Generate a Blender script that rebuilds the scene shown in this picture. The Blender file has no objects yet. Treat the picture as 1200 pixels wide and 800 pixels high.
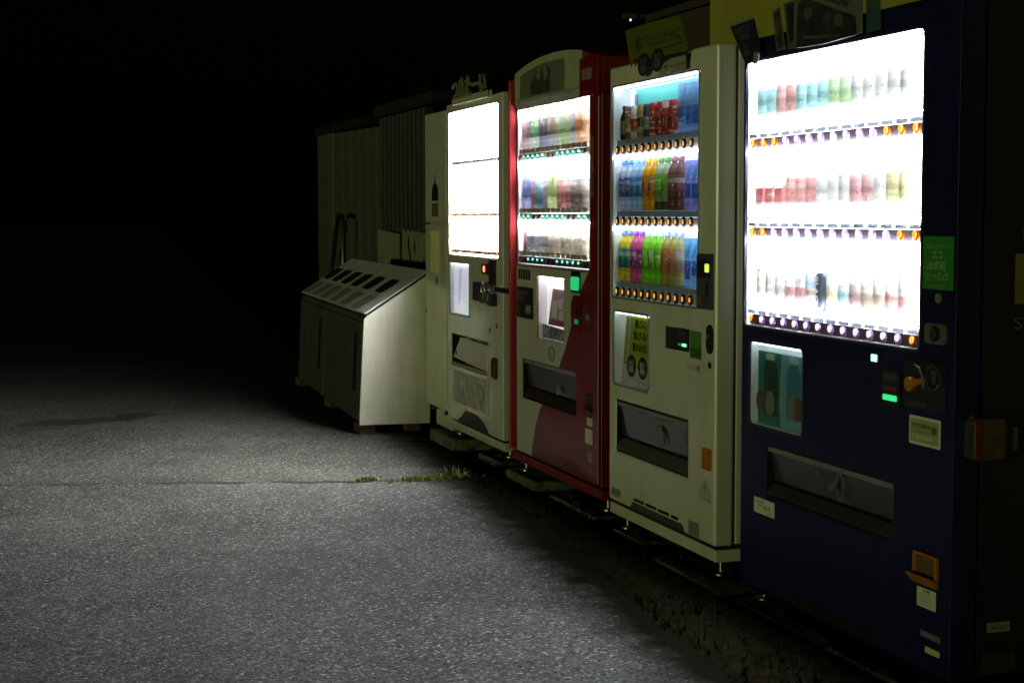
import bpy, bmesh, math, random
from mathutils import Vector, Matrix
random.seed(7)
R = math.radians
SC = bpy.context.scene
COL = SC.collection

# ------------------------------------------------------------------ camera
cam_d = bpy.data.cameras.new('camera')
cam_d.sensor_width = 36.0
cam_d.lens = 57.0
cam_d.clip_start = 0.05
cam_d.clip_end = 500.0
cam = bpy.data.objects.new('camera', cam_d)
COL.objects.link(cam)
YAW, PITCH, ROLL = R(17.3626), R(4.4874), R(-0.1235)
_f = Vector((math.sin(YAW) * math.cos(PITCH), math.cos(YAW) * math.cos(PITCH), -math.sin(PITCH)))
_r = Vector((math.cos(YAW), -math.sin(YAW), 0.0))
_u = _r.cross(_f)
_r2 = _r * math.cos(ROLL) + _u * math.sin(ROLL)
_u2 = _u * math.cos(ROLL) - _r * math.sin(ROLL)
_m = Matrix((( _r2.x, _u2.x, -_f.x), (_r2.y, _u2.y, -_f.y), (_r2.z, _u2.z, -_f.z)))
cam.matrix_world = Matrix.Translation((0, 0, 1.4)) @ _m.to_4x4()
cam_d.dof.use_dof = True
cam_d.dof.focus_distance = 6.0
cam_d.dof.aperture_fstop = 13.0
SC.camera = cam

# ------------------------------------------------------------------ night sky, faint street light, exposure
SUN_EL, SUN_AZ = R(0.7), R(62.0)          # light travels towards +X and +Y, down a little
world = bpy.data.worlds.new('World')
SC.world = world
world.use_nodes = True
wn = world.node_tree
sky = wn.nodes.new('ShaderNodeTexSky')
sky.sky_type = 'NISHITA'
sky.sun_disc = False
sky.sun_elevation = SUN_EL
sky.sun_rotation = R(180.0) + SUN_AZ
bg = wn.nodes['Background']
wn.links.new(sky.outputs[0], bg.inputs[0])
bg.inputs[1].default_value = 0.0005
sun_d = bpy.data.lights.new('sun', 'SUN')
sun_d.energy = 0.58
sun_d.angle = R(3.0)
sun_d.color = (0.93, 1.0, 0.46)
sun = bpy.data.objects.new('sun', sun_d)
COL.objects.link(sun)
_d = Vector((math.sin(SUN_AZ) * math.cos(SUN_EL), math.cos(SUN_AZ) * math.cos(SUN_EL), -math.sin(SUN_EL)))
sun.rotation_euler = _d.to_track_quat('-Z', 'Y').to_euler()
sun.location = (-4, -8, 6)
SC.view_settings.view_transform = 'Standard'
SC.view_settings.look = 'None'
SC.view_settings.exposure = 0.0
SC.view_settings.gamma = 1.0
SC.view_settings.use_curve_mapping = False
SC.render.engine = 'CYCLES'
SC.cycles.use_denoising = True
SC.cycles.max_bounces = 8
SC.cycles.transparent_max_bounces = 16
SC.cycles.caustics_reflective = False
SC.cycles.caustics_refractive = False
SC.cycles.sample_clamp_indirect = 6.0

D = 2.395                                  # distance of the row of machine fronts from the camera's path

# ------------------------------------------------------------------ materials
MATS = {}
def nodes_of(name):
    m = bpy.data.materials.new(name)
    m.use_nodes = True
    return m, m.node_tree.nodes, m.node_tree.links
def mat(name, col, rough=0.5, metal=0.0, spec=0.5, coat=0.0, var=0.12, scale=9.0, bump=0.0, bscale=60.0, dirt=0.0, dirt_col=(0.05, 0.045, 0.03)):
    if name in MATS: return MATS[name]
    m, N, L = nodes_of(name)
    b = N['Principled BSDF']
    tc = N.new('ShaderNodeTexCoord')
    nz = N.new('ShaderNodeTexNoise'); nz.inputs['Scale'].default_value = scale; nz.inputs['Detail'].default_value = 6
    L.new(tc.outputs['Object'], nz.inputs['Vector'])
    rp = N.new('ShaderNodeValToRGB')
    lo = [c * (1 - var) for c in col]; hi = [min(1, c * (1 + var)) for c in col]
    rp.color_ramp.elements[0].position = 0.3; rp.color_ramp.elements[1].position = 0.7
    rp.color_ramp.elements[0].color = (*lo, 1); rp.color_ramp.elements[1].color = (*hi, 1)
    L.new(nz.outputs['Fac'], rp.inputs['Fac'])
    out = rp.outputs['Color']
    if dirt > 0:
        n2 = N.new('ShaderNodeTexNoise'); n2.inputs['Scale'].default_value = 4.0; n2.inputs['Detail'].default_value = 9; n2.inputs['Roughness'].default_value = 0.7
        mp = N.new('ShaderNodeMapping'); mp.inputs['Scale'].default_value = (2.2, 2.2, 0.5)
        L.new(tc.outputs['Object'], mp.inputs['Vector']); L.new(mp.outputs['Vector'], n2.inputs['Vector'])
        r2 = N.new('ShaderNodeValToRGB'); r2.color_ramp.elements[0].position = 0.5; r2.color_ramp.elements[1].position = 0.78
        r2.color_ramp.elements[0].color = (0, 0, 0, 1); r2.color_ramp.elements[1].color = (dirt, dirt, dirt, 1)
        L.new(n2.outputs['Fac'], r2.inputs['Fac'])
        mx = N.new('ShaderNodeMixRGB'); mx.inputs[2].default_value = (*dirt_col, 1)
        L.new(r2.outputs['Color'], mx.inputs[0]); L.new(out, mx.inputs[1]); out = mx.outputs[0]
    L.new(out, b.inputs['Base Color'])
    b.inputs['Roughness'].default_value = rough
    mr = N.new('ShaderNodeMapRange'); mr.inputs[3].default_value = max(0.02, rough - 0.07); mr.inputs[4].default_value = min(1, rough + 0.1)
    L.new(nz.outputs['Fac'], mr.inputs[0]); L.new(mr.outputs[0], b.inputs['Roughness'])
    b.inputs['Metallic'].default_value = metal
    b.inputs['Specular IOR Level'].default_value = spec
    b.inputs['Coat Weight'].default_value = coat
    b.inputs['Coat Roughness'].default_value = 0.12
    if bump > 0:
        n3 = N.new('ShaderNodeTexNoise'); n3.inputs['Scale'].default_value = bscale; n3.inputs['Detail'].default_value = 5
        L.new(tc.outputs['Object'], n3.inputs['Vector'])
        bp = N.new('ShaderNodeBump'); bp.inputs['Strength'].default_value = bump; bp.inputs['Distance'].default_value = 0.01
        L.new(n3.outputs['Fac'], bp.inputs['Height']); L.new(bp.outputs['Normal'], b.inputs['Normal'])
    MATS[name] = m
    return m
def emit(name, col, strength, base=None):
    if name in MATS: return MATS[name]
    m, N, L = nodes_of(name)
    b = N['Principled BSDF']
    b.inputs['Base Color'].default_value = (*(base or col), 1)
    b.inputs['Roughness'].default_value = 0.4
    b.inputs['Emission Color'].default_value = (*col, 1)
    b.inputs['Emission Strength'].default_value = strength
    nz = N.new('ShaderNodeTexNoise'); nz.inputs['Scale'].default_value = 3.0
    tc = N.new('ShaderNodeTexCoord'); L.new(tc.outputs['Object'], nz.inputs['Vector'])
    mr = N.new('ShaderNodeMapRange'); mr.inputs[3].default_value = strength * 0.9; mr.inputs[4].default_value = strength * 1.1
    L.new(nz.outputs['Fac'], mr.inputs[0]); L.new(mr.outputs[0], b.inputs['Emission Strength'])
    MATS[name] = m
    return m
def glass(name='clear_glass', tint=(0.97, 0.98, 0.98)):
    if name in MATS: return MATS[name]
    m, N, L = nodes_of(name)
    N.remove(N['Principled BSDF'])
    o = N['Material Output']
    t = N.new('ShaderNodeBsdfTransparent'); t.inputs[0].default_value = (*tint, 1)
    g = N.new('ShaderNodeBsdfGlossy'); g.inputs['Roughness'].default_value = 0.03
    f = N.new('ShaderNodeFresnel')
    ge = N.new('ShaderNodeNewGeometry'); ir = N.new('ShaderNodeMapRange')   # the same index seen from either face of the thin pane
    ir.inputs[3].default_value = 1.45; ir.inputs[4].default_value = 1/1.45
    L.new(ge.outputs['Backfacing'], ir.inputs[0]); L.new(ir.outputs[0], f.inputs[0])
    mx = N.new('ShaderNodeMixShader')
    L.new(f.outputs[0], mx.inputs[0]); L.new(t.outputs[0], mx.inputs[1]); L.new(g.outputs[0], mx.inputs[2]); L.new(mx.outputs[0], o.inputs[0])
    MATS[name] = m
    return m
def liquid(col, trans=0.45):
    name = 'drink_%d_%d_%d_%d' % (*[int(c * 99) for c in col], int(trans*99))
    if name in MATS: return MATS[name]
    m, N, L = nodes_of(name)
    b = N['Principled BSDF']; o = N['Material Output']
    b.inputs['Roughness'].default_value = 0.18
    tc = N.new('ShaderNodeTexCoord')
    w = N.new('ShaderNodeTexWave'); w.bands_direction = 'Z'; w.inputs['Scale'].default_value = 14.0; w.inputs['Distortion'].default_value = 1.5
    L.new(tc.outputs['Object'], w.inputs['Vector'])
    rp = N.new('ShaderNodeValToRGB')
    rp.color_ramp.elements[0].color = (*[c * 0.82 for c in col], 1); rp.color_ramp.elements[1].color = (*col, 1)
    L.new(w.outputs['Fac'], rp.inputs['Fac']); L.new(rp.outputs['Color'], b.inputs['Base Color'])
    tr = N.new('ShaderNodeBsdfTranslucent'); L.new(rp.outputs['Color'], tr.inputs[0])
    mx = N.new('ShaderNodeMixShader'); mx.inputs[0].default_value = trans
    L.new(b.outputs[0], mx.inputs[1]); L.new(tr.outputs[0], mx.inputs[2]); L.new(mx.outputs[0], o.inputs[0])
    MATS[name] = m
    return m
def sleeve(col, trans=0.4):                # printed label film: colour fields, small marks that read as lettering
    name = 'sleeve_%d_%d_%d_%d' % (*[int(c * 99) for c in col], int(trans*99))
    if name in MATS: return MATS[name]
    m, N, L = nodes_of(name)
    b = N['Principled BSDF']; o = N['Material Output']; b.inputs['Roughness'].default_value = 0.3
    tc = N.new('ShaderNodeTexCoord'); oi_ = N.new('ShaderNodeObjectInfo')
    ad = N.new('ShaderNodeVectorMath'); ad.operation = 'ADD'; cs = N.new('ShaderNodeCombineXYZ')
    L.new(oi_.outputs['Random'], cs.inputs[0]); L.new(tc.outputs['Object'], ad.inputs[0]); L.new(cs.outputs[0], ad.inputs[1])
    mp = N.new('ShaderNodeMapping'); mp.inputs['Scale'].default_value = (150, 150, 75); L.new(ad.outputs[0], mp.inputs['Vector'])
    n1 = N.new('ShaderNodeTexNoise'); n1.inputs['Scale'].default_value = 1.0; n1.inputs['Detail'].default_value = 1.0; L.new(mp.outputs[0], n1.inputs['Vector'])
    mp2 = N.new('ShaderNodeMapping'); mp2.inputs['Scale'].default_value = (5, 5, 40); L.new(ad.outputs[0], mp2.inputs['Vector'])
    n2 = N.new('ShaderNodeTexNoise'); n2.inputs['Scale'].default_value = 1.0; n2.inputs['Detail'].default_value = 0.0; L.new(mp2.outputs[0], n2.inputs['Vector'])
    def step(src, a, w=0.02):
        r = N.new('ShaderNodeMapRange'); r.inputs[1].default_value = a; r.inputs[2].default_value = a + w; L.new(src, r.inputs[0]); return r.outputs[0]
    def mix(f, a, c):
        x = N.new('ShaderNodeMixRGB'); L.new(f, x.inputs[0])
        for k, q in ((1, a), (2, c)):
            if isinstance(q, tuple): x.inputs[k].default_value = (*q, 1)
            else: L.new(q, x.inputs[k])
        return x.outputs[0]
    second = tuple(c*0.78 for c in col); light = tuple(c + (0.9-c)*0.6 for c in col)
    c1 = mix(step(n2.outputs['Fac'], 0.56), col, second)
    c2 = mix(step(n2.outputs['Fac'], 0.36), light, c1)
    mk = N.new('ShaderNodeMath'); mk.operation = 'MULTIPLY'
    L.new(step(n1.outputs['Fac'], 0.6, 0.06), mk.inputs[0]); L.new(step(n2.outputs['Fac'], 0.47, 0.05), mk.inputs[1])
    ink = (0.85, 0.85, 0.83) if sum(col) < 1.2 else tuple(c*0.55 for c in col)
    out = mix(mk.outputs[0], c2, ink)
    L.new(out, b.inputs['Base Color'])
    tr = N.new('ShaderNodeBsdfTranslucent'); L.new(out, tr.inputs[0])
    mx = N.new('ShaderNodeMixShader'); mx.inputs[0].default_value = trans
    L.new(b.outputs[0], mx.inputs[1]); L.new(tr.outputs[0], mx.inputs[2]); L.new(mx.outputs[0], o.inputs[0])
    MATS[name] = m
    return m
def paint(col, rough=0.45):                # flat printed colour
    return mat('print_%d_%d_%d' % tuple(int(c * 99) for c in col), col, rough, var=0.06)

# ------------------------------------------------------------------ mesh helpers
class MB:
    def __init__(s): s.bm = bmesh.new()
    def box(s, x0, x1, y0, y1, z0, z1):
        v = [s.bm.verts.new(p) for p in ((x0,y0,z0),(x1,y0,z0),(x1,y1,z0),(x0,y1,z0),(x0,y0,z1),(x1,y0,z1),(x1,y1,z1),(x0,y1,z1))]
        for f in ((0,3,2,1),(4,5,6,7),(0,1,5,4),(1,2,6,5),(2,3,7,6),(3,0,4,7)): s.bm.faces.new([v[i] for i in f])
        return s
    def prism(s, pts, y0, y1):             # outline in x,z pushed from y0 to y1
        a = [s.bm.verts.new((p[0], y0, p[1])) for p in pts]; b = [s.bm.verts.new((p[0], y1, p[1])) for p in pts]
        n = len(pts)
        s.bm.faces.new(a); s.bm.faces.new(b[::-1])
        for i in range(n): s.bm.faces.new((a[i], b[i], b[(i+1) % n], a[(i+1) % n]))
        return s
    def prism_x(s, pts, x0, x1):           # outline in y,z pushed along x
        a = [s.bm.verts.new((x0, p[0], p[1])) for p in pts]; b = [s.bm.verts.new((x1, p[0], p[1])) for p in pts]
        n = len(pts)
        s.bm.faces.new(a); s.bm.faces.new(b[::-1])
        for i in range(n): s.bm.faces.new((a[i], b[i], b[(i+1) % n], a[(i+1) % n]))
        return s
    def ring(s, po, pi, y0, y1):
        n = len(po)
        A = [s.bm.verts.new((p[0], y0, p[1])) for p in po]; B = [s.bm.verts.new((p[0], y0, p[1])) for p in pi]
        C = [s.bm.verts.new((p[0], y1, p[1])) for p in po]; E_ = [s.bm.verts.new((p[0], y1, p[1])) for p in pi]
        for i in range(n):
            j = (i+1) % n
            s.bm.faces.new((A[i], A[j], B[j], B[i])); s.bm.faces.new((C[j], C[i], E_[i], E_[j]))
            s.bm.faces.new((A[j], A[i], C[i], C[j])); s.bm.faces.new((B[i], B[j], E_[j], E_[i]))
        return s
    def lathe(s, prof, n=14, c=(0,0,0)):   # profile of r,z round z
        rings = []
        for r, z in prof:
            rings.append([s.bm.verts.new((c[0] + r*math.cos(2*math.pi*i/n), c[1] + r*math.sin(2*math.pi*i/n), c[2] + z)) for i in range(n)])
        for a, b in zip(rings, rings[1:]):
            for i in range(n): s.bm.faces.new((a[i], a[(i+1) % n], b[(i+1) % n], b[i]))
        s.bm.faces.new(rings[0][::-1]); s.bm.faces.new(rings[-1])
        return s
    def cyl_y(s, cx, cz, r, y0, y1, n=16, sx=1.0, sz=1.0):
        return s.prism([(cx + sx*r*math.cos(2*math.pi*i/n), cz + sz*r*math.sin(2*math.pi*i/n)) for i in range(n)], y0, y1)
    def tube(s, path, r, n=8):
        rings = []
        P = [Vector(p) for p in path]
        for i, p in enumerate(P):
            t = (P[min(i+1, len(P)-1)] - P[max(i-1, 0)]).normalized()
            a = t.orthogonal().normalized() if i == 0 else (a - t*a.dot(t)).normalized()
            b = t.cross(a)
            rings.append([s.bm.verts.new(p + a*r*math.cos(2*math.pi*k/n) + b*r*math.sin(2*math.pi*k/n)) for k in range(n)])
        for x, y in zip(rings, rings[1:]):
            for k in range(n): s.bm.faces.new((x[k], x[(k+1) % n], y[(k+1) % n], y[k]))
        s.bm.faces.new(rings[0][::-1]); s.bm.faces.new(rings[-1])
        return s
    def build(s, name, m, parent=None, bevel=0.0, smooth=False, seg=2):
        bmesh.ops.recalc_face_normals(s.bm, faces=s.bm.faces)
        me = bpy.data.meshes.new(name); s.bm.to_mesh(me); s.bm.free()
        me.materials.append(m)
        if smooth:
            me.polygons.foreach_set('use_smooth', [True]*len(me.polygons))
            me.set_sharp_from_angle(angle=R(40))
        return link(name, me, parent, bevel, seg)
def link(name, me, parent=None, bevel=0.0, seg=2):
    o = bpy.data.objects.new(name, me); COL.objects.link(o)
    if parent: o.parent = parent
    if bevel:
        b = o.modifiers.new('bevel', 'BEVEL'); b.width = bevel; b.segments = seg; b.limit_method = 'ANGLE'; b.angle_limit = R(35)
    return o
def rrect(u0, u1, w0, w1, r=0.015, n=5):
    if u0 > u1: u0, u1 = u1, u0
    if w0 > w1: w0, w1 = w1, w0
    r = min(r, (u1-u0)*0.49, (w1-w0)*0.49)
    out = []
    for cx, cz, a0 in ((u1-r, w1-r, 0), (u0+r, w1-r, 90), (u0+r, w0+r, 180), (u1-r, w0+r, 270)):
        for i in range(n+1):
            a = R(a0 + 90*i/n); out.append((cx + r*math.cos(a), cz + r*math.sin(a)))
    return out
def thing(name, label, cat, loc=(0,0,0), rz=0.0, group=None):
    o = bpy.data.objects.new(name, None); COL.objects.link(o)
    o.location = loc; o.rotation_euler = (0, 0, rz)
    o.empty_display_size = 0.1
    return tag(o, label, cat, group)
def tag(o, label, cat, group=None):
    o['label'] = label; o['category'] = cat
    if group: o['group'] = group
    return o
def struct(o, kind='structure'):
    o['kind'] = kind; return o
def holed_panel(u0, u1, w0, w1, holes, y0, y1, outline=None):
    """one sheet with rectangular openings; holes are (u0,u1,w0,w1)"""
    mb = MB(); bm = mb.bm
    xs = sorted({u0, u1, *[h[0] for h in holes], *[h[1] for h in holes]})
    zs = sorted({w0, w1, *[h[2] for h in holes], *[h[3] for h in holes]})
    inside = lambda x, z: u0 < x < u1 and w0 < z < w1 and not any(h[0] < x < h[1] and h[2] < z < h[3] for h in holes)
    cache = {}
    def v(x, y, z):
        k = (round(x,5), round(y,5), round(z,5))
        if k not in cache: cache[k] = bm.verts.new((x,y,z))
        return cache[k]
    nx, nz = len(xs)-1, len(zs)-1
    cell = [[inside((xs[i]+xs[i+1])/2, (zs[j]+zs[j+1])/2) for j in range(nz)] for i in range(nx)]
    g = lambda i, j: 0 <= i < nx and 0 <= j < nz and cell[i][j]
    for i in range(nx):
        for j in range(nz):
            if not cell[i][j]: continue
            a, b, c, d = xs[i], xs[i+1], zs[j], zs[j+1]
            bm.faces.new((v(a,y0,c), v(b,y0,c), v(b,y0,d), v(a,y0,d)))
            bm.faces.new((v(a,y1,d), v(b,y1,d), v(b,y1,c), v(a,y1,c)))
            if not g(i-1,j): bm.faces.new((v(a,y0,c), v(a,y0,d), v(a,y1,d), v(a,y1,c)))
            if not g(i+1,j): bm.faces.new((v(b,y0,d), v(b,y0,c), v(b,y1,c), v(b,y1,d)))
            if not g(i,j-1): bm.faces.new((v(b,y0,c), v(a,y0,c), v(a,y1,c), v(b,y1,c)))
            if not g(i,j+1): bm.faces.new((v(a,y0,d), v(b,y0,d), v(b,y1,d), v(a,y1,d)))
    return mb
def text(body, m, parent, u0, u1, w0, w1, y, name='lettering', bold=0.0, depth=0.0, rot=0.0):
    """flat print fitted into a box on a plane facing -y of its parent"""
    c = bpy.data.curves.new(name, 'FONT'); c.body = body; c.offset = bold; c.resolution_u = 2
    c.extrude = depth; c.space_line = 0.9
    o = bpy.data.objects.new(name, c); COL.objects.link(o)
    dg = bpy.context.evaluated_depsgraph_get()
    me = bpy.data.meshes.new_from_object(o.evaluated_get(dg))
    bpy.data.objects.remove(o); bpy.data.curves.remove(c)
    me.name = name
    vs = me.vertices
    if not len(vs): return None
    if rot:
        mt = Matrix.Rotation(R(rot), 4, 'Z')
        me.transform(mt)
    xa = min(v.co.x for v in vs); xb = max(v.co.x for v in vs); ya = min(v.co.y for v in vs); yb = max(v.co.y for v in vs)
    sx = (u1-u0)/max(xb-xa, 1e-6); sy = (w1-w0)/max(yb-ya, 1e-6)
    for v in vs:
        v.co = (u0 + (v.co.x-xa)*sx, y - v.co.z, w0 + (v.co.y-ya)*sy)
    me.materials.clear(); me.materials.append(m)
    return link(name, me, parent)
def sheet(name, pts, m, parent, y, t=0.0012):
    return MB().prism(pts, y - t, y).build(name, m, parent)
def rsheet(name, u0, u1, w0, w1, m, parent, y=0.0, t=0.0012, r=0.002):
    return MB().prism(rrect(u0, u1, w0, w1, r, 3), y - t, y).build(name, m, parent)
def scribble(parent, m, u0, u1, w0, w1, y, rows, body='ご注意 お問い合わせ'):
    h = (w1 - w0)/rows
    for i in range(rows):
        s = body if i % 2 == 0 else body[::-1]
        text(s, m, parent, u0, u1 - (u1-u0)*0.25*random.random(), w1 - (i+0.8)*h, w1 - (i+0.15)*h, y)

# shared colours
CREAM = mat('cream_enamel', (0.56, 0.555, 0.44), 0.30, coat=0.25, var=0.06, scale=3.0, dirt=0.35, dirt_col=(0.25, 0.22, 0.12))
CREAM2 = mat('cream_enamel_aged', (0.54, 0.535, 0.44), 0.22, coat=0.8, var=0.07, scale=4.0, dirt=0.35, dirt_col=(0.22, 0.2, 0.11))
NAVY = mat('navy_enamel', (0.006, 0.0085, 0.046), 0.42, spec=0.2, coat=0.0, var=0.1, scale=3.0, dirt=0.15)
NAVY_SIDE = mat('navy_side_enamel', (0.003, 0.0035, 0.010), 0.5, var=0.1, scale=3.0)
RED = mat('red_enamel', (0.15, 0.007, 0.009), 0.34, coat=0.2, var=0.08, scale=3.0, dirt=0.2)
BLACK = mat('black_plastic', (0.012, 0.012, 0.013), 0.4, var=0.2)
DARK = mat('dark_grey_plastic', (0.045, 0.047, 0.05), 0.45, var=0.15)
GREY = mat('grey_plastic', (0.16, 0.165, 0.17), 0.45, var=0.12)
STEEL = mat('brushed_steel', (0.5, 0.5, 0.48), 0.32, metal=1.0, var=0.15, scale=30)
WHITE = mat('white_liner', (0.85, 0.86, 0.88), 0.4, var=0.03)
FLAP = mat('smoked_flap', (0.03, 0.033, 0.032), 0.22, coat=0.3, var=0.2)
ORANGE = mat('orange_plastic', (0.40, 0.15, 0.012), 0.4, var=0.1)
LABEL = mat('sticker_white', (0.62, 0.63, 0.5), 0.5, var=0.05)
INK = paint((0.03, 0.03, 0.03)); INKW = paint((0.75, 0.75, 0.72)); INKG = paint((0.05, 0.16, 0.06))
CONCRETE = mat('rough_concrete', (0.11, 0.105, 0.075), 0.9, var=0.35, scale=14, bump=0.6, bscale=40, dirt=0.6, dirt_col=(0.03, 0.035, 0.015))
GLASS = glass()

# ------------------------------------------------------------------ ground
def ground_material():
    m, N, L = nodes_of('worn_asphalt')
    b = N['Principled BSDF']
    tc = N.new('ShaderNodeTexCoord')
    def noise(scale, det=4, rough=0.5):
        n = N.new('ShaderNodeTexNoise'); n.inputs['Scale'].default_value = scale; n.inputs['Detail'].default_value = det; n.inputs['Roughness'].default_value = rough
        L.new(tc.outputs['Object'], n.inputs['Vector']); return n
    def ramp(src, p0, c0, p1, c1):
        r = N.new('ShaderNodeValToRGB'); e = r.color_ramp.elements
        e[0].position, e[0].color, e[1].position, e[1].color = p0, (*c0, 1), p1, (*c1, 1)
        L.new(src, r.inputs['Fac']); return r.outputs['Color']
    def mix(mode, fac, a, bb):
        x = N.new('ShaderNodeMixRGB'); x.blend_type = mode
        if isinstance(fac, float): x.inputs[0].default_value = fac
        else: L.new(fac, x.inputs[0])
        for k, s in ((1, a), (2, bb)):
            if isinstance(s, tuple): x.inputs[k].default_value = (*s, 1)
            else: L.new(s, x.inputs[k])
        return x.outputs[0]
    big = noise(0.55, 5, 0.6); mid = noise(3.2, 8, 0.68)
    fine = noise(70.0, 4, 0.8)
    vo = N.new('ShaderNodeTexVoronoi'); vo.inputs['Scale'].default_value = 110.0; L.new(tc.outputs['Object'], vo.inputs['Vector'])
    base = ramp(big.outputs['Fac'], 0.32, (0.070, 0.071, 0.072), 0.68, (0.146, 0.146, 0.145))
    base = mix('MULTIPLY', 0.75, base, ramp(mid.outputs['Fac'], 0.28, (0.55, 0.55, 0.55), 0.72, (1.3, 1.3, 1.27)))
    stones = N.new('ShaderNodeSeparateColor'); L.new(vo.outputs['Color'], stones.inputs[0])
    base = mix('MULTIPLY', 0.85, base, ramp(stones.outputs[0], 0.0, (0.32, 0.32, 0.32), 1.0, (1.68, 1.68, 1.66)))
    spark = ramp(stones.outputs[1], 0.93, (0, 0, 0), 0.95, (1, 1, 1))
    base = mix('MIX', mix('MULTIPLY', 1.0, spark, (0.55, 0.55, 0.55)), base, (0.5, 0.5, 0.48))
    base = mix('MULTIPLY', 0.9, base, ramp(fine.outputs['Fac'], 0.36, (0.4, 0.4, 0.4), 0.64, (1.55, 1.55, 1.55)))
    # far slab (beyond the joint) is darkened in colour to offset the white machine's light, slightly warm
    sx = N.new('ShaderNodeSeparateXYZ'); L.new(tc.outputs['Object'], sx.inputs[0])
    ma = N.new('ShaderNodeMath'); ma.operation = 'MULTIPLY_ADD'; ma.inputs[1].default_value = 0.26; L.new(sx.outputs['X'], ma.inputs[0]); L.new(sx.outputs['Y'], ma.inputs[2])
    gt = N.new('ShaderNodeMath'); gt.operation = 'GREATER_THAN'; gt.inputs[1].default_value = 8.2; L.new(ma.outputs[0], gt.inputs[0])
    base = mix('MULTIPLY', gt.outputs[0], base, (0.88, 0.86, 0.83))
    # shade below the displays painted in, with soil, along the machines' edge
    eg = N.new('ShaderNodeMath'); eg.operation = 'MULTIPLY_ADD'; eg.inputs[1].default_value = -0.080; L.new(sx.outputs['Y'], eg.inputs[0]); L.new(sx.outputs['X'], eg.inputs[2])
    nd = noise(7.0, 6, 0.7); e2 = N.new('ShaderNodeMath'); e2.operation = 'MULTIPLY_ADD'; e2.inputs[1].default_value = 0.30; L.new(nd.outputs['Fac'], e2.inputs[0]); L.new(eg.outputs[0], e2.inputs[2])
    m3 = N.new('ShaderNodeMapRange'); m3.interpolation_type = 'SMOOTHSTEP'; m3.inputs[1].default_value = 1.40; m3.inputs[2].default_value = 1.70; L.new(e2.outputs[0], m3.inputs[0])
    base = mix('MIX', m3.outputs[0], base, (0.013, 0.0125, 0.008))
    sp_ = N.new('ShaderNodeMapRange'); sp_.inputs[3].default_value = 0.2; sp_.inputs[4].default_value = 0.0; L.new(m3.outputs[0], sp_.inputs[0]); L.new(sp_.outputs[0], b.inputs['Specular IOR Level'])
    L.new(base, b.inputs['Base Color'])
    b.inputs['Roughness'].default_value = 0.82
    b.inputs['Specular IOR Level'].default_value = 0.2
    bp = N.new('ShaderNodeBump'); bp.inputs['Strength'].default_value = 0.7; bp.inputs['Distance'].default_value = 0.004
    ad = N.new('ShaderNodeMath'); ad.operation = 'SUBTRACT'; L.new(fine.outputs['Fac'], ad.inputs[0]); L.new(vo.outputs['Distance'], ad.inputs[1])
    L.new(ad.outputs[0], bp.inputs['Height']); L.new(bp.outputs['Normal'], b.inputs['Normal'])
    return m
GZ = 0.09                                  # the asphalt lies 9 cm above the bare soil under the machines
def asphalt_edge(y):
    return 1.80 + 0.080*(y-2.3) + 0.022*math.sin(y*2.3) + (0.03*(y-7.2)**2 if y > 7.2 else 0)
edge = []; yy = -20.0
while yy < 9.15:
    edge.append((asphalt_edge(max(yy, 0.5)) + random.uniform(-0.008, 0.008) + 0.012*math.sin(yy*9.1) + 0.008*math.sin(yy*23.7), yy)); yy += 1.0 if yy < 1 else 0.03
g = MB()
pts = [(-120, -60), (edge[0][0], -60)] + edge + [(2.75, 9.2), (120, 9.2), (120, 200), (-120, 200)]
top = [g.bm.verts.new((x, y, GZ)) for x, y in pts]
g.bm.faces.new(top)
low = [g.bm.verts.new((x + 0.012, y - 0.004, -0.02)) for x, y in pts[1:-2]]
for i in range(len(low)-1): g.bm.faces.new((top[i+1], low[i], low[i+1], top[i+2]))
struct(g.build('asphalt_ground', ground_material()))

def ribbon(name, pts, widths, z, m):
    mb = MB(); prev = None
    for i, p in enumerate(pts):
        q0 = Vector(pts[max(i-1, 0)]); q1 = Vector(pts[min(i+1, len(pts)-1)])
        t = (q1-q0).normalized(); n = Vector((-t.y, t.x)) * widths[i]
        a = mb.bm.verts.new((p[0]+n.x, p[1]+n.y, z)); b = mb.bm.verts.new((p[0]-n.x, p[1]-n.y, z))
        if prev: mb.bm.faces.new((prev[0], prev[1], b, a))
        prev = (a, b)
    return mb.build(name, m)
TAR = mat('tar_joint', (0.045, 0.044, 0.042), 0.9, var=0.4, scale=20)
pts = []; wd = []; xx = -9.0
while xx < 2.02:
    pts.append((xx, 8.2 - 0.26*xx + random.uniform(-0.025, 0.025)))
    wd.append(random.choice((0.004, 0.012, 0.02, 0.03)) * random.uniform(0.7, 1.2)); xx += random.uniform(0.05, 0.13)
struct(ribbon('asphalt_joint', pts, wd, GZ + 0.004, TAR))
# damp oil stain
def blob(name, cx, cy, rx, ry, z, m, n=46, jag=0.35):
    mb = MB(); ph = [random.uniform(0, 6.3) for _ in range(5)]
    vs = []
    for i in range(n):
        a = 2*math.pi*i/n
        k = 1 + jag*sum(math.sin((j+2)*a + ph[j])/(j+2) for j in range(5)) + random.uniform(-0.06, 0.06)
        vs.append(mb.bm.verts.new((cx + rx*k*math.cos(a), cy + ry*k*math.sin(a), z)))
    mb.bm.faces.new(vs)
    return mb.build(name, m)
STAIN = mat('oil_stain', (0.022, 0.022, 0.022), 0.85, var=0.4, scale=20, bump=0.6, bscale=90)
struct(blob('oil_stain', 0.43, 10.59, 0.37, 0.15, GZ + 0.004, STAIN))
struct(blob('oil_stain', 0.79, 10.78, 0.16, 0.13, GZ + 0.004, STAIN))
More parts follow.
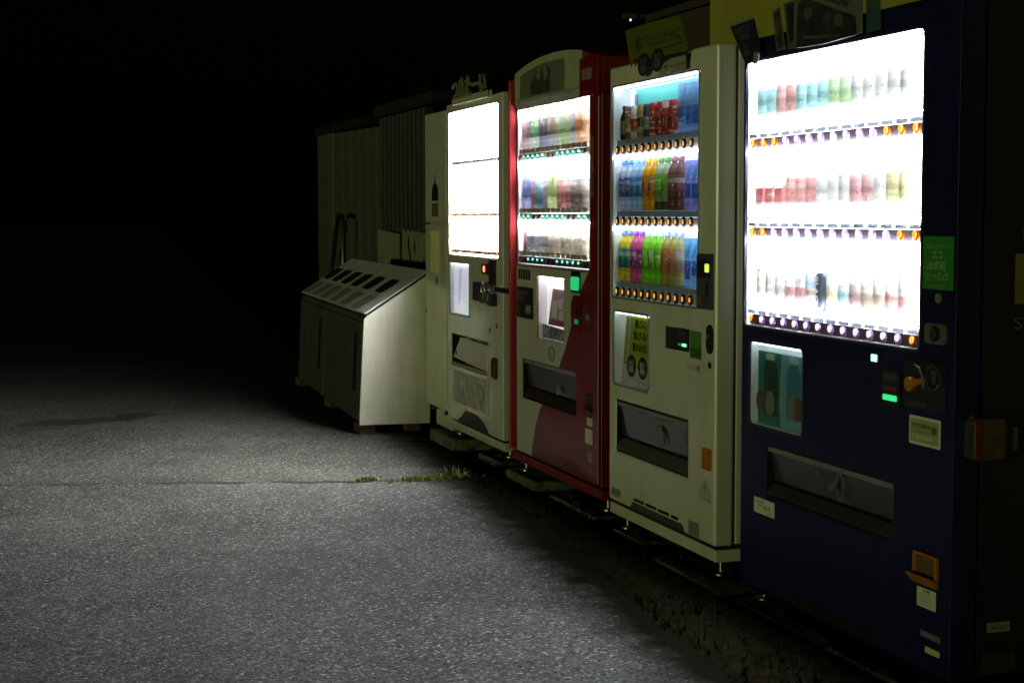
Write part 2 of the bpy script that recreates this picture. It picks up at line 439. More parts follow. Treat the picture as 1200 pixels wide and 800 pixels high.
# strip of bare soil between the asphalt and the machines' footings
SOIL = mat('dark_soil', (0.02, 0.018, 0.008), 1.0, spec=0.0, var=0.5, scale=25, bump=1.0, bscale=30)  # shade below the displays is also put into this soil colour
mb = MB(); prev = None; yy = -60.0
while yy < 9.3:
    xe = asphalt_edge(min(max(yy, 0.5), 8.2)) - 0.15
    row = [mb.bm.verts.new((x, yy, z + random.uniform(-0.012, 0.012) * (1 if x < 3 else 0))) for x, z in ((xe, -0.01), (xe+0.17, 0.06), (xe+0.23, 0.072), (2.34, 0.066), (2.6, 0.03), (3.1, 0.0), (120, 0.0))]
    if prev:
        for k in range(6): mb.bm.faces.new((prev[k], prev[k+1], row[k+1], row[k]))
    prev = row; yy += 0.09 if yy > 1.5 else 6.0
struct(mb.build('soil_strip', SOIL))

# weeds
GRASS = mat('weed_green', (0.2, 0.25, 0.03), 0.6, var=0.4, scale=30)
GRASS2 = mat('weed_dark', (0.011, 0.015, 0.004), 1.0, var=0.4, scale=30)
def blades(name, spots, m, hmin, hmax):
    vs, fs = [], []
    for x, y, z in spots:
        a = random.uniform(0, 6.28); h = random.uniform(hmin, hmax); lean = random.uniform(0.1, 0.9)*h; w = 0.0035 + 0.004*random.random()
        dx, dy = math.cos(a), math.sin(a); b = a + random.uniform(-0.8, 0.8)
        i = len(vs)
        vs += [(x - dy*w, y + dx*w, z), (x + dy*w, y - dx*w, z), (x + dx*lean*0.4 + dy*w*0.7, y + dy*lean*0.4 - dx*w*0.7, z + h*0.6),
               (x + dx*lean*0.4 - dy*w*0.7, y + dy*lean*0.4 + dx*w*0.7, z + h*0.6), (x + math.cos(b)*lean, y + math.sin(b)*lean, z + h)]
        fs += [(i, i+1, i+2, i+3), (i+3, i+2, i+4)]
    me = bpy.data.meshes.new(name); me.from_pydata(vs, [], fs); me.materials.append(m)
    return link(name, me)
sp = []
while len(sp) < 1300:
    y = random.uniform(2.6, 8.9); c = asphalt_edge(min(y, 8.2)) + 0.03
    x = random.gauss(c + 0.12, 0.10)
    if math.sin(y*3.1) + math.sin(y*7.7+1) + random.uniform(-1.2, 1.2) > 0.1 and x > c - 0.03: sp.append((x, y, 0.045))
o = blades('weeds', sp, GRASS2, 0.02, 0.075); struct(o, 'stuff')
for (tx, ty, rx, ry, n, lab) in ((1.675, 7.757, 0.05, 0.025, 60, 'smallest grass tuft growing alone in the asphalt joint'),
                             (1.955, 7.70, 0.12, 0.03, 150, 'long low grass tuft in the joint between the lone sprig and the machine footings'),
                             (2.12, 7.79, 0.09, 0.10, 140, 'dark bushy weed tuft by the concrete block under the white machine')):
    o = blades('grass_tuft', [(random.gauss(tx, rx*0.6), random.gauss(ty, ry*0.6), GZ + 0.001 if tx < 2.05 else 0.05) for _ in range(n)], GRASS, 0.015, 0.028 if tx < 2.05 else 0.085)
    tag(o, lab, 'grass tuft', 'grass tufts along the asphalt joint'); struct(o, 'stuff')

# ------------------------------------------------------------------ concrete blocks under the machines
def block(x0, x1, y0, y1, h, lab):
    mb = MB(); mb.box(x0, x1, y0, y1, 0.0, h)
    bmesh.ops.subdivide_edges(mb.bm, edges=mb.bm.edges[:], cuts=5, use_grid_fill=True)
    for vv in mb.bm.verts:
        if vv.co.z > 0.005: vv.co += Vector((random.uniform(-1, 1), random.uniform(-1, 1), random.uniform(-1, 0.4)))*0.006
    o = mb.build('concrete_block', CONCRETE, None, 0.008, seg=2)
    tag(o, lab, 'concrete block', 'concrete footing blocks')
block(2.34, 2.64, 5.08, 5.72, 0.088, 'mossy concrete block under the near end of the cream machine')
block(2.40, 2.64, 5.95, 6.28, 0.095, 'concrete block under the far end of the cream machine')
block(2.36, 2.62, 3.9, 5.03, 0.085, 'long low concrete block under the navy machine')
block(2.40, 2.66, 6.5, 7.1, 0.10, 'weed-covered concrete block under the near end of the red machine')
block(2.38, 2.64, 7.25, 7.72, 0.13, 'concrete block under the far end of the red machine')
block(2.35, 2.62, 8.62, 9.12, 0.155, 'pale broken concrete block under the far end of the white machine')
block(2.42, 2.64, 7.95, 8.35, 0.12, 'concrete block under the middle of the white machine')

# ------------------------------------------------------------------ sample drinks
def drink(kind, root_u, w, y, mach, label, cols, group, name=None):
    names = {'pet': 'drink_bottle', 'slim': 'drink_can', 'can': 'drink_can', 'carton': 'drink_carton', 'card': 'product_card', 'tall': 'drink_bottle'}
    cats = {'pet': 'bottle', 'slim': 'can', 'can': 'can', 'carton': 'carton', 'card': 'product card', 'tall': 'bottle'}
    p = mach.matrix_world @ Vector((root_u, y, w))
    t = thing(names[kind], label, cats[kind], p, mach.rotation_euler.z, group)
    body, lab, cap = cols
    pale = (0.12 if kind == 'carton' else 0.42) if 'navy' in group and max(body) > 0.1 else 0.42 if 'red' in group else 0.0     # display glare put into the colours as paler drinks
    if pale: body, lab, cap = [c if c is None else tuple(x + (0.93-x)*pale for x in c) for c in (body, lab, cap)]
    key = lambda part: (kind, part)
    def put(part, make, m):
        k = (kind, part, m.name)
        if k not in SHARED:
            mb = make(MB()); bmesh.ops.recalc_face_normals(mb.bm, faces=mb.bm.faces)
            me = bpy.data.meshes.new(part); mb.bm.to_mesh(me); mb.bm.free(); me.materials.append(m)
            if kind not in ('carton', 'card'):
                me.polygons.foreach_set('use_smooth', [True]*len(me.polygons)); me.set_sharp_from_angle(angle=R(50))
            SHARED[k] = me
        return link(part, SHARED[k], t)
    tr_ = 0.65 if 'red' in group else 0.4                             # the red machine's dummies are thin hollow plastic
    bm_, lm_, cm_ = liquid(body, tr_ + 0.05), (sleeve(lab, tr_) if lab else None), paint(cap, 0.35)
    if kind == 'pet':
        put('bottle_body', lambda b: b.lathe([(0.022,0),(0.026,0.004),(0.026,0.03),(0.0245,0.034),(0.026,0.04),(0.026,0.135),(0.0235,0.155),(0.012,0.178),(0.0105,0.182),(0.0105,0.19)], 16), bm_)
        if lm_: put('bottle_label', lambda b: b.lathe([(0.0262,0.055),(0.0267,0.056),(0.0267,0.132),(0.0262,0.133)], 16), lm_)
        put('bottle_cap', lambda b: b.lathe([(0.0125,0.186),(0.013,0.188),(0.013,0.202),(0.011,0.204)], 14), cm_)
    elif kind == 'tall':
        put('bottle_body', lambda b: b.lathe([(0.018,0),(0.021,0.004),(0.021,0.085),(0.017,0.1),(0.010,0.115),(0.010,0.125)], 14), bm_)
        if lm_: put('bottle_label', lambda b: b.lathe([(0.0212,0.02),(0.0216,0.021),(0.0216,0.075),(0.0212,0.076)], 14), lm_)
        put('bottle_cap', lambda b: b.lathe([(0.0115,0.122),(0.012,0.124),(0.012,0.136),(0.010,0.138)], 12), cm_)
    elif kind in ('slim', 'can'):
        r, h = (0.0245, 0.13) if kind == 'slim' else (0.0275, 0.118)
        put('can_body', lambda b: b.lathe([(r*0.82,0),(r,0.007),(r,h-0.012),(r*0.84,h-0.002)], 16), sleeve(body, 0.5 if 'red' in group else 0.1) if max(body) > 0.1 else mat('can_%d_%d_%d' % tuple(int(c*99) for c in body), body, 0.3, spec=0.6))
        if lm_: put('printed_band', lambda b: b.lathe([(r*1.004,h*0.22),(r*1.012,h*0.225),(r*1.012,h*0.6),(r*1.004,h*0.605)], 16), lm_)
        put('can_lid', lambda b: b.lathe([(r*0.84,h-0.002),(r*0.86,h+0.001),(r*0.8,h+0.001)], 14), mat('can_lid_silver', (0.6,0.6,0.6), 0.4, metal=0.3))
    elif kind == 'carton':
        put('carton_body', lambda b: b.box(-0.026,0.026,-0.02,0.02,0,0.105), sleeve(body, 0.1))
        if lm_: put('printed_band', lambda b: b.box(-0.0265,0.0265,-0.0205,0.0205,0.02,0.06), lm_)
        put('carton_top', lambda b: b.prism_x([(-0.02,0.1052),(0.02,0.1052),(0.003,0.122),(-0.003,0.122)], -0.026, 0.026), cm_)
    else:
        put('card_sheet', lambda b: b.box(-0.03,0.03,-0.0015,0.0015,0,0.185), liquid(body, 0.5))
        if lm_: put('printed_band', lambda b: b.box(-0.0285,0.0285,-0.0025,-0.0015,0.03,0.10), lm_)
        put('printed_stripe', lambda b: b.prism([(-0.0285,0.115),(0.02,0.17),(0.0285,0.17),(0.0285,0.15),(-0.01,0.11)], -0.0026, -0.0015), cm_)
    return t
SHARED = {}
ORD = ['first', 'second', 'third', 'fourth', 'fifth', 'sixth', 'seventh', 'eighth', 'ninth', 'tenth', 'eleventh', 'twelfth', 'thirteenth', 'fourteenth']

# ------------------------------------------------------------------ display section shared by the four machines
def shared_part(key, name, make, m, parent, loc, smooth=True):
    if key not in SHARED:
        mb = make(MB()); bmesh.ops.recalc_face_normals(mb.bm, faces=mb.bm.faces)
        me = bpy.data.meshes.new(name); mb.bm.to_mesh(me); mb.bm.free(); me.materials.append(m)
        if smooth:
            me.polygons.foreach_set('use_smooth', [True]*len(me.polygons)); me.set_sharp_from_angle(angle=R(40))
        SHARED[key] = me
    o = link(name, SHARED[key], parent); o.location = loc
    return o
def display(t, d, back_mat, strip_mat, frame_mat, rows, depth=0.078, frame=0.012, proud=0.006, low=True):
    """d = opening (u0,u1,w0,w1); rows = list of (button centre height, ledge height)"""
    u0, u1, w0, w1 = d
    mb = MB(); e = 0.003; mb.box(u0-0.004, u0+e, 0.004, depth, w0+e, w1-e).box(u1-e, u1+0.004, 0.004, depth, w0+e, w1-e)
    mb.box(u0-0.004, u1+0.004, 0.004, depth, w0-0.004, w0+e).box(u0-0.004, u1+0.004, 0.004, depth, w1-e, w1+0.004)
    mb.build('display_liner', WHITE, t)
    MB().box(u0-0.004, u1+0.004, depth, depth+0.006, w0-0.004, w1+0.004).build('backlight_panel', back_mat, t)
    MB().prism(rrect(u0, u1, w0, w1, 0.02), 0.0005, 0.0035).build('display_glass', GLASS, t)
    MB().ring(rrect(u0-frame, u1+frame, w0-frame, w1+frame, 0.026), rrect(u0+0.001, u1-0.001, w0+0.001, w1-0.001, 0.02), -proud, 0.003).build('display_frame', frame_mat, t, 0.002)
    # lamps: one tube at the top of every bay
    tops = [w1] + [r[0]-0.022 for r in rows[:-1]]
    for z in tops:
        MB().box(u0+0.004, u1-0.004, 0.0045, 0.013, z-0.010, z-0.002).build('tube_or_fill_lamp', strip_mat, t)
    for r in rows:
        if low: MB().box(u0+0.03, u1-0.01, 0.0045, 0.0085, r[1]+0.006, r[1]+0.011).build('tube_or_fill_lamp', strip_mat, t)  # low strips are added fill, brightening the lower parts of the drinks
def rail(t, u0, u1, bz, lz, m_rail, m_ledge, depth=0.078):
    MB().box(u0+0.002, u1-0.004, 0.012, 0.024, bz-0.017, bz+0.017).build('button_rail', m_rail, t)
    MB().prism_x([(0.010, bz+0.0185), (0.0245, lz), (depth-0.001, lz), (depth-0.001, lz-0.012), (0.0245, bz+0.0185)], u0+0.002, u1-0.002).build('shelf', m_ledge, t)
def price_tags(t, us, bz, lz, m, key, hw=0.0305):
    for u in us:
        shared_part(('tag', key), 'price_tag', lambda b: b.box(-hw, hw, -0.0015, 0.0, 0, 0.022 if key != 'navy' else 0.013), m, t, (u, 0.0095, bz+0.020), False)
def machine_shell(t, W, base, top, holes, door_mat, body_mat, foot_z, side_gap=0.012, door_t=0.075, body_depth=0.72, door_bottom=None, door_bevel=0.012):
    db = door_bottom if door_bottom is not None else base+0.055
    holed_panel(0, W, db, top, holes, 0.0, door_t).build('door', door_mat, t, door_bevel, seg=3)
    MB().box(0.006, W-0.006, door_t+0.008, door_t+body_depth, db+0.004, top-0.006).build('cabinet', body_mat, t, 0.006)
    MB().box(0.0, W, 0.006, door_t+body_depth, base, db-0.012).build('plinth', body_mat, t, 0.004)
    for fu in (0.07, W-0.07):
        for fy in (0.06, 0.66):
            f = MB().lathe([(0.008, foot_z+0.008), (0.008, base)], 10, (fu, fy, 0)).build('foot', STEEL, t, smooth=True)
            MB().lathe([(0.03, foot_z), (0.03, foot_z+0.006), (0.015, foot_z+0.012)], 14, (fu, fy, 0)).build('foot_plate', STEEL, f, smooth=True)
def delivery(t, s, flap_mat=FLAP, frame_mat=DARK, depth=0.09):
    u0, u1, w0, w1 = s; h = w1-w0
    mb = MB().box(u0-0.003, u1+0.003, depth, depth+0.006, w0-0.003, w1+0.003)
    e = 0.003; mb.box(u0-0.003, u0+e, 0.004, depth, w0+e, w1-e).box(u1-e, u1+0.003, 0.004, depth, w0+e, w1-e).box(u0-0.003, u1+0.003, 0.004, depth, w0-0.003, w0+e).box(u0-0.003, u1+0.003, 0.004, depth, w1-e, w1+0.003)
    mb.build('delivery_box', BLACK, t)
    fl = MB().prism_x([(0.012, w1-0.008), (0.018, w1-0.008), (0.034, w0+h*0.30), (0.028, w0+h*0.30)], u0+0.006, u1-0.006).build('delivery_flap', flap_mat, t, 0.002)
    MB().box(u0+0.006, u1-0.006, 0.003, 0.016, w1-0.022, w1-0.006).build('hinge_rail', GREY, fl)
    MB().prism_x([(-0.004, w0+0.012), (0.006, w0+0.004), (0.05, w0+h*0.12), (0.05, w0+h*0.26), (0.028, w0+h*0.24)], u0+0.004, u1-0.004).build('delivery_lip', frame_mat, t, 0.002)
    return fl
def window(t, d, frame_mat, depth=0.06, light=None, frame=0.01, r=0.022):
    u0, u1, w0, w1 = d
    e = 0.003; mb = MB().box(u0-0.003, u0+e, 0.004, depth, w0+e, w1-e).box(u1-e, u1+0.003, 0.004, depth, w0+e, w1-e).box(u0-0.003, u1+0.003, 0.004, depth, w0-0.003, w0+e).box(u0-0.003, u1+0.003, 0.004, depth, w1-e, w1+0.003)
    mb.box(u0-0.003, u1+0.003, depth, depth+0.004, w0-0.003, w1+0.003)
    b = mb.build('poster_box', WHITE, t)
    MB().prism(rrect(u0, u1, w0, w1, r), 0.0005, 0.003).build('window_glass', GLASS, t)
    MB().ring(rrect(u0-frame, u1+frame, w0-frame, w1+frame, r+0.008), rrect(u0+0.001, u1-0.001, w0+0.001, w1-0.001, r), -0.003, 0.002).build('window_frame', frame_mat, t, 0.0015)
    if light: MB().box(u0+0.01, u1-0.01, 0.006, 0.02, w1-0.009, w1-0.002).build('window_lamp', light, t)
    return b
def buttons(t, key, us, z, m_dome, m_lamp, r=0.0135, lamp='dot'):
    for i, u in enumerate(us):
        md = m_dome[i] if isinstance(m_dome, list) else m_dome
        ml = m_lamp[i] if isinstance(m_lamp, list) else m_lamp
        b = shared_part((key, 'dome', md.name), 'button', lambda q: dome(q, r), md, t, (u, 0.012, z))
        if ml:
            if lamp == 'bar': shared_part((key, 'lamp', ml.name), 'button_lamp', lambda q: q.cyl_y(0, 0, r*0.27, -0.0098, -0.0072, 10, 1.0, 1.7), ml, b, (0.004, 0, 0.001))
            elif lamp == 'top': shared_part((key, 'lamp', ml.name), 'button_lamp', lambda q: q.cyl_y(0, 0, r*0.5, -0.0094, -0.0068, 10, 1.2, 0.7), ml, b, (0.003, 0.0, 0.005))
            else: shared_part((key, 'lamp', ml.name), 'button_lamp', lambda q: q.cyl_y(0, 0, r*0.62, -0.0098, -0.0066, 12), ml, b, (0.001, 0, 0.004))
def dome(q, r):
    n = 14; rings = []
    for rr, y in ((r, 0.0), (r, -0.004), (r*0.85, -0.0062), (r*0.5, -0.0078)):
        rings.append([q.bm.verts.new((rr*math.cos(2*math.pi*i/n), y, rr*math.sin(2*math.pi*i/n))) for i in range(n)])
    for a, b in zip(rings, rings[1:]):
        for i in range(n): q.bm.faces.new((a[i], a[(i+1) % n], b[(i+1) % n], b[i]))
    q.bm.faces.new(rings[-1])
    return q
def spread(a, b, n): return [a + (b-a)*i/(n-1) for i in range(n)]
def place(name, label, cat, yl): 
    t = thing(name, label, cat, (D, yl, 0.0), R(-90), 'drink vending machines in a row')
    t.matrix_world = Matrix.Translation((D, yl, 0)) @ Matrix.Rotation(R(-90), 4, 'Z')
    return t
RAILM = mat('rail_grey', (0.12, 0.125, 0.15), 0.5, var=0.1)
TAGM = paint((0.34, 0.39, 0.6)); TAGW = paint((0.35, 0.38, 0.5)); TAGT = paint((0.4, 0.36, 0.28))

# ================================================================== NAVY MACHINE
nv = place('vending_machine', 'navy blue vending machine with the widest glaring display, nearest on the right', 'vending machine', 5.03)
DSP = (0.024, 1.128, 1.025, 1.9)
WIN = (0.063, 0.445, 0.695, 0.973); SLOT = (0.193, 1.0, 0.467, 0.639)
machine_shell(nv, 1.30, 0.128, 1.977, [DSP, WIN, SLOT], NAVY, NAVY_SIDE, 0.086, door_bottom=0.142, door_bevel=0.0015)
BL_N = emit('navy_backlight', (0.93, 0.96, 1.0), 8.5); ST_N = emit('navy_tubes', (0.95, 0.97, 1.0), 150.0)
rowsN = [(1.6315, 1.672), (1.337, 1.378), (1.045, 1.086)]
display(nv, DSP, BL_N, ST_N, mat('frame_black', (0.02, 0.02, 0.05), 0.4), rowsN, frame=0.008)
AMB = mat('amber_button', (0.45, 0.06, 0.005), 0.25, coat=0.5); AMBL = emit('amber_lamp', (1.0, 0.42, 0.05), 1.3)
VIO = mat('violet_button', (0.42, 0.2, 0.55), 0.25, coat=0.5); VIOL = emit('violet_lamp', (0.86, 0.75, 1.0), 1.25)
patt = [[1]*3+[0]*8+[1]*3, [1]*2+[0]*10+[1]*2, [1]+[0]*12+[1]]
for (bz, lz), pt, (ua, ub) in zip(rowsN, patt, ((0.055, 1.075), (0.055, 1.08), (0.055, 1.075))):
    rail(nv, DSP[0]+0.03, DSP[1]-0.006, bz, lz, mat('rail_dark', (0.07, 0.06, 0.08), 0.5), WHITE)
    us = spread(ua, ub, 14)
    buttons(nv, 'navy', us, bz, [AMB if k else VIO for k in pt], [AMBL if k else VIOL for k in pt], 0.0165)
    price_tags(nv, us, bz, lz, paint((0.42,0.46,0.62)), 'navy', 0.031)
GN = 'sample drinks in the navy machine'
CY, TE, WH, GR_, RD, OR_, YE, BK, BG = (0.25,0.75,0.8), (0.15,0.6,0.62), (0.86,0.87,0.88), (0.45,0.75,0.35), (0.75,0.16,0.17), (0.88,0.6,0.4), (0.88,0.85,0.4), (0.03,0.04,0.06), (0.7,0.6,0.45)
row = [('pet',(0.8,0.86,0.88),CY,CY,'clear bottle with cyan base label')]*2 + [('pet',(0.5,0.5,0.54),RD,TE,'grey bottle with red label')]*2 + [('pet',(0.8,0.88,0.88),TE,TE,'clear bottle with teal label')] + [('pet',(0.85,0.9,0.92),CY,WH,'white capped clear cyan-label bottle')]*2 + [('pet',(0.8,0.86,0.7),GR_,WH,'clear bottle with green label')]*2 + [('pet',(0.85,0.88,0.88),WH,CY,'white bottle with teal cap')]*5
for i, (k, b, l, c, tx) in enumerate(row): drink(k, 0.08+0.0696*i, 1.6725, 0.040, nv, f'{tx}, {ORD[i]} from left on top shelf of navy machine', (b,l,c), GN)
row = [('carton',RD,WH,RD,'red and white drink carton')]*3 + [('pet',(0.86,0.76,0.68),RD,WH,'pale orange bottle with red label')]*3 + [('pet',(0.86,0.86,0.84),WH,WH,'plain white bottle')]*3 + [('pet',(0.86,0.8,0.8),(0.75,0.3,0.35),WH,'white bottle with pink label')]*2 + [('pet',(0.86,0.86,0.84),WH,RD,'white bottle with red cap')] + [('pet',(0.86,0.84,0.5),YE,WH,'pale bottle with yellow label')]*2
for i, (k, b, l, c, tx) in enumerate(row): drink(k, 0.08+0.0696*i, 1.3785, 0.040, nv, f'{tx}, {ORD[i]} from left on middle shelf of navy machine', (b,l,c), GN)
row = [('slim',BG,WH,WH,'tan and white can')]*2 + [('slim',WH,(0.5,0.5,0.5),WH,'white can with grey band')] + [('slim',WH,RD,WH,'white can with red band')]*2 + [('slim',(0.1,0.35,0.65),OR_,WH,'blue can with orange band')] + [('slim',BK,None,WH,'black can with white vertical lettering')] + [('slim',WH,YE,WH,'white can with yellow band')] + [('slim',WH,CY,WH,'white can with cyan band')] + [('slim',(0.2,0.1,0.12),(0.45,0.1,0.12),WH,'dark can with red band')] + [('slim',BG,(0.4,0.25,0.1),WH,'beige can with brown band')]*2 + [('slim',WH,(0.75,0.2,0.15),WH,'white can with red base band')]*2
for i, (k, b, l, c, tx) in enumerate(row):
    dd = drink(k, 0.08+0.0696*i, 1.0865, 0.040, nv, f'{tx}, {ORD[i]} from left on bottom shelf of navy machine', (b,l,c), GN)
    if b == BK: text('BLACK', INKW, dd, -0.013, 0.015, 0.012, 0.118, -0.0262, rot=-90, bold=0.03)
# lower window: two bottles on teal and pale blue
wl_n = emit('navy_window_lamp', (0.75, 0.95, 1.0), 4.0)
window(nv, WIN, mat('frame_black', (0.02, 0.02, 0.05), 0.4), 0.05, wl_n)
ps = rsheet('poster', WIN[0]+0.03, WIN[1]-0.004, WIN[2]+0.004, WIN[3]-0.03, paint((0.02,0.2,0.15)), nv, 0.018)
pw = WIN[0]+0.03
rsheet('poster_panel', pw+0.17, WIN[1]-0.006, WIN[2]+0.006, WIN[3]-0.032, paint((0.16,0.42,0.5)), ps, 0.0165)
for cx, bc, cc in ((pw+0.095, (0.012,0.06,0.05), (0.5,0.6,0.55)), (pw+0.262, (0.05,0.25,0.36), (0.45,0.62,0.65))):
    sheet('bottle_print', [(cx-0.048,0.735),(cx+0.048,0.735),(cx+0.048,0.885),(cx+0.03,0.915),(cx-0.03,0.915),(cx-0.048,0.885)], paint(bc), ps, 0.015)
    rsheet('bottle_print', cx-0.03, cx+0.03, 0.917, 0.937, paint(cc), ps, 0.015)
    MB().cyl_y(cx, 0.775, 0.036, 0.0124, 0.0136, 18, 1.0, 1.15).build('bottle_print', paint((0.2,0.24,0.16)), ps)
    MB().cyl_y(cx-0.07 if cx < 0.25 else cx+0.05, 0.775, 0.03, 0.0112, 0.0122, 16, 0.9, 1.2).build('hand_print', paint((0.1,0.07,0.04)), ps)
    for q in range(4): MB().cyl_y((cx-0.045 if cx < 0.25 else cx+0.03), 0.80-0.018*q, 0.011, 0.010, 0.011, 10, 1.9, 0.8).build('hand_print', paint((0.12,0.08,0.045)), ps)
text('の\nみ\nご\nた\nえ', INKW, ps, pw+0.162, pw+0.18, 0.755, 0.875, 0.0152)
fl = delivery(nv, SLOT)
text('取出口', paint((0.08,0.08,0.07)), fl, 0.52, 0.6, 0.575, 0.6, 0.0105)
MB().ring([(0.675+0.026*math.cos(a*0.3142), 0.573+0.042*math.sin(a*0.3142)) for a in range(20)], [(0.675+0.02*math.cos(a*0.3142), 0.573+0.034*math.sin(a*0.3142)) for a in range(20)], 0.0085, 0.0105).build('emblem', paint((0.11,0.105,0.07)), fl)
sheet('emblem', [(0.6,0.565),(0.65,0.59),(0.635,0.555),(0.61,0.548)], paint((0.11,0.105,0.07)), fl, 0.0105)
# coin mechanism
MB().prism(rrect(0.868, 0.912, 0.97, 0.998, 0.004), -0.004, 0.001).build('lamp_bezel', BLACK, nv)
MB().prism(rrect(0.874, 0.905, 0.974, 0.994, 0.002), -0.006, -0.004).build('green_lamp', emit('green_led', (0.35, 1.0, 0.6), 2.2), nv)
bs = MB().prism(rrect(0.945, 1.04, 0.855, 0.96, 0.006), -0.012, 0.001).build('bill_slot', BLACK, nv, 0.003)
MB().prism(rrect(0.958, 1.03, 0.872, 0.888, 0.003), -0.015, -0.0119).build('slot_lamp', emit('slot_green', (0.05, 0.9, 0.3), 0.8), bs)
MB().prism(rrect(0.958, 1.03, 0.90, 0.912, 0.003), -0.0135, -0.0119).build('slot_mouth', mat('dim_red_plastic', (0.16, 0.03, 0.015), 0.4), bs)
MB().prism(rrect(0.958, 1.03, 0.925, 0.95, 0.003), -0.0135, -0.0119).build('slot_label', DARK, bs)
cp = MB().prism(rrect(1.055, 1.268, 0.862, 1.0, 0.012), -0.006, 0.001).build('coin_panel', BLACK, nv, 0.002)
MB().ring([(1.212+0.040*math.cos(a*0.2618), 0.956+0.036*math.sin(a*0.2618)) for a in range(24)], [(1.212+0.033*math.cos(a*0.2618), 0.956+0.029*math.sin(a*0.2618)) for a in range(24)], -0.012, -0.0058).build('coin_ring', DARK, cp)
MB().prism(rrect(1.20, 1.226, 0.94, 0.978, 0.004), -0.01, -0.0058).build('coin_slot', DARK, cp)
lv = MB().cyl_y(1.105, 0.93, 0.021, -0.024, -0.0058, 16).build('return_lever', ORANGE, cp, 0.003)
MB().prism([(1.11,0.917),(1.165,0.938),(1.172,0.952),(1.112,0.945)], -0.02, -0.0059).build('lever_arm', ORANGE, lv, 0.003)
MB().tube([(1.14,0.99-0.0,-0.0)] and [(1.12,-0.010,0.985),(1.145,-0.012,0.978),(1.162,-0.012,0.955),(1.17,-0.012,0.925)], 0.004).build('pull_wire', GREY, cp)
text('コイン投入口', paint((0.2,0.2,0.2)), cp, 1.075, 1.17, 0.872, 0.882, -0.0065)
lk = MB().prism(rrect(1.165, 1.266, 1.048, 1.105, 0.012), -0.012, 0.001).build('lock_plate', mat('lock_grey', (0.2,0.21,0.2), 0.35, metal=0.6), nv, 0.003)
MB().cyl_y(1.222, 1.077, 0.022, -0.02, -0.0119, 18).build('lock_cylinder', BLACK, lk, 0.002)
MB().ring([(1.222+0.014*math.cos(a*0.3927), 1.077+0.014*math.sin(a*0.3927)) for a in range(16)], [(1.222+0.009*math.cos(a*0.3927), 1.077+0.009*math.sin(a*0.3927)) for a in range(16)], -0.022, -0.0199).build('lock_ring', STEEL, lk)
MB().cyl_y(1.22, 1.172, 0.014, -0.006, 0.001, 16).build('keyhole', GREY, nv)
gs = rsheet('sticker', 1.136, 1.286, 1.195, 1.338, mat('green_sticker', (0.035, 0.22, 0.03), 0.35, var=0.06), nv, 0.0)
text('地球にやさしい', paint((0.3,0.4,0.3)), gs, 1.155, 1.265, 1.305, 1.317, -0.0018)
text('エコ', paint((0.3,0.4,0.3)), gs, 1.185, 1.232, 1.278, 1.298, -0.0018, bold=0.02)
text('LED照明', paint((0.32,0.42,0.3)), gs, 1.155, 1.245, 1.247, 1.27, -0.0018, bold=0.01)
text('ヒートポンプ', paint((0.32,0.42,0.3)), gs, 1.155, 1.262, 1.219, 1.243, -0.0018, bold=0.01)
text('省エネ自動販売機', paint((0.2,0.34,0.2)), gs, 1.17, 1.25, 1.202, 1.209, -0.0018)
s = rsheet('sticker', 1.08, 1.238, 0.764, 0.843, LABEL, nv)
rsheet('sticker_field', 1.088, 1.23, 0.772, 0.835, paint((0.33,0.36,0.14)), s, -0.0013)
text('お客様相談室', INK, s, 1.098, 1.19, 0.812, 0.824, -0.003, bold=0.015)
rsheet('sticker_mark', 1.197, 1.222, 0.80, 0.822, INKG, s, -0.0026)
text('この自動販売機は', paint((0.16,0.18,0.1)), s, 1.096, 1.18, 0.797, 0.806, -0.003)
text('0120-114-820', INKW, s, 1.098, 1.2, 0.781, 0.792, -0.003)
s = rsheet('sticker', 0.107, 0.258, 0.40, 0.452, LABEL, nv)
text('設置 管理番号', INK, s, 0.125, 0.19, 0.437, 0.444, -0.0018); text('ア 8ヨ', INK, s, 0.14, 0.225, 0.418, 0.432, -0.0018, bold=0.01); text('No.27', INK, s, 0.2, 0.24, 0.405, 0.411, -0.0018)
c_ = MB().ring(rrect(1.125, 1.242, 0.392, 0.472, 0.01), rrect(1.133, 1.234, 0.4, 0.464, 0.008), -0.012, 0.001).build('coin_return', ORANGE, nv, 0.002)
MB().box(1.132, 1.235, -0.004, 0.0, 0.398, 0.466).build('return_back', mat('brown_cup', (0.12, 0.07, 0.015), 0.4), c_)
MB().prism_x([(-0.034, 0.41), (-0.012, 0.384), (-0.0005, 0.384), (-0.0005, 0.404), (-0.03, 0.414)], 1.122, 1.245).build('return_lip', ORANGE, c_, 0.003)
s = rsheet('sticker', 1.135, 1.23, 0.318, 0.372, LABEL, nv)
text('注意', INK, s, 1.165, 1.2, 0.36, 0.369, -0.0018, bold=0.02); scribble(s, paint((0.2,0.22,0.12)), 1.145, 1.222, 0.322, 0.356, -0.0018, 4)
s = rsheet('sticker', 1.155, 1.256, 0.236, 0.254, paint((0.12,0.11,0.15)), nv)
text('自販機', paint((0.3,0.3,0.32)), s, 1.17, 1.23, 0.241, 0.249, -0.0018)
s = rsheet('sticker', 1.18, 1.253, 0.196, 0.213, paint((0.5,0.52,0.22)), nv)
rsheet('vent_recess', 0.33, 0.93, 0.15, 0.18, BLACK, nv, -0.0002, 0.001)
for k in range(10): MB().box(0.34+0.058*k, 0.388+0.058*k, -0.003, 0.0, 0.156, 0.174).build('vent_slat', NAVY_SIDE, nv)
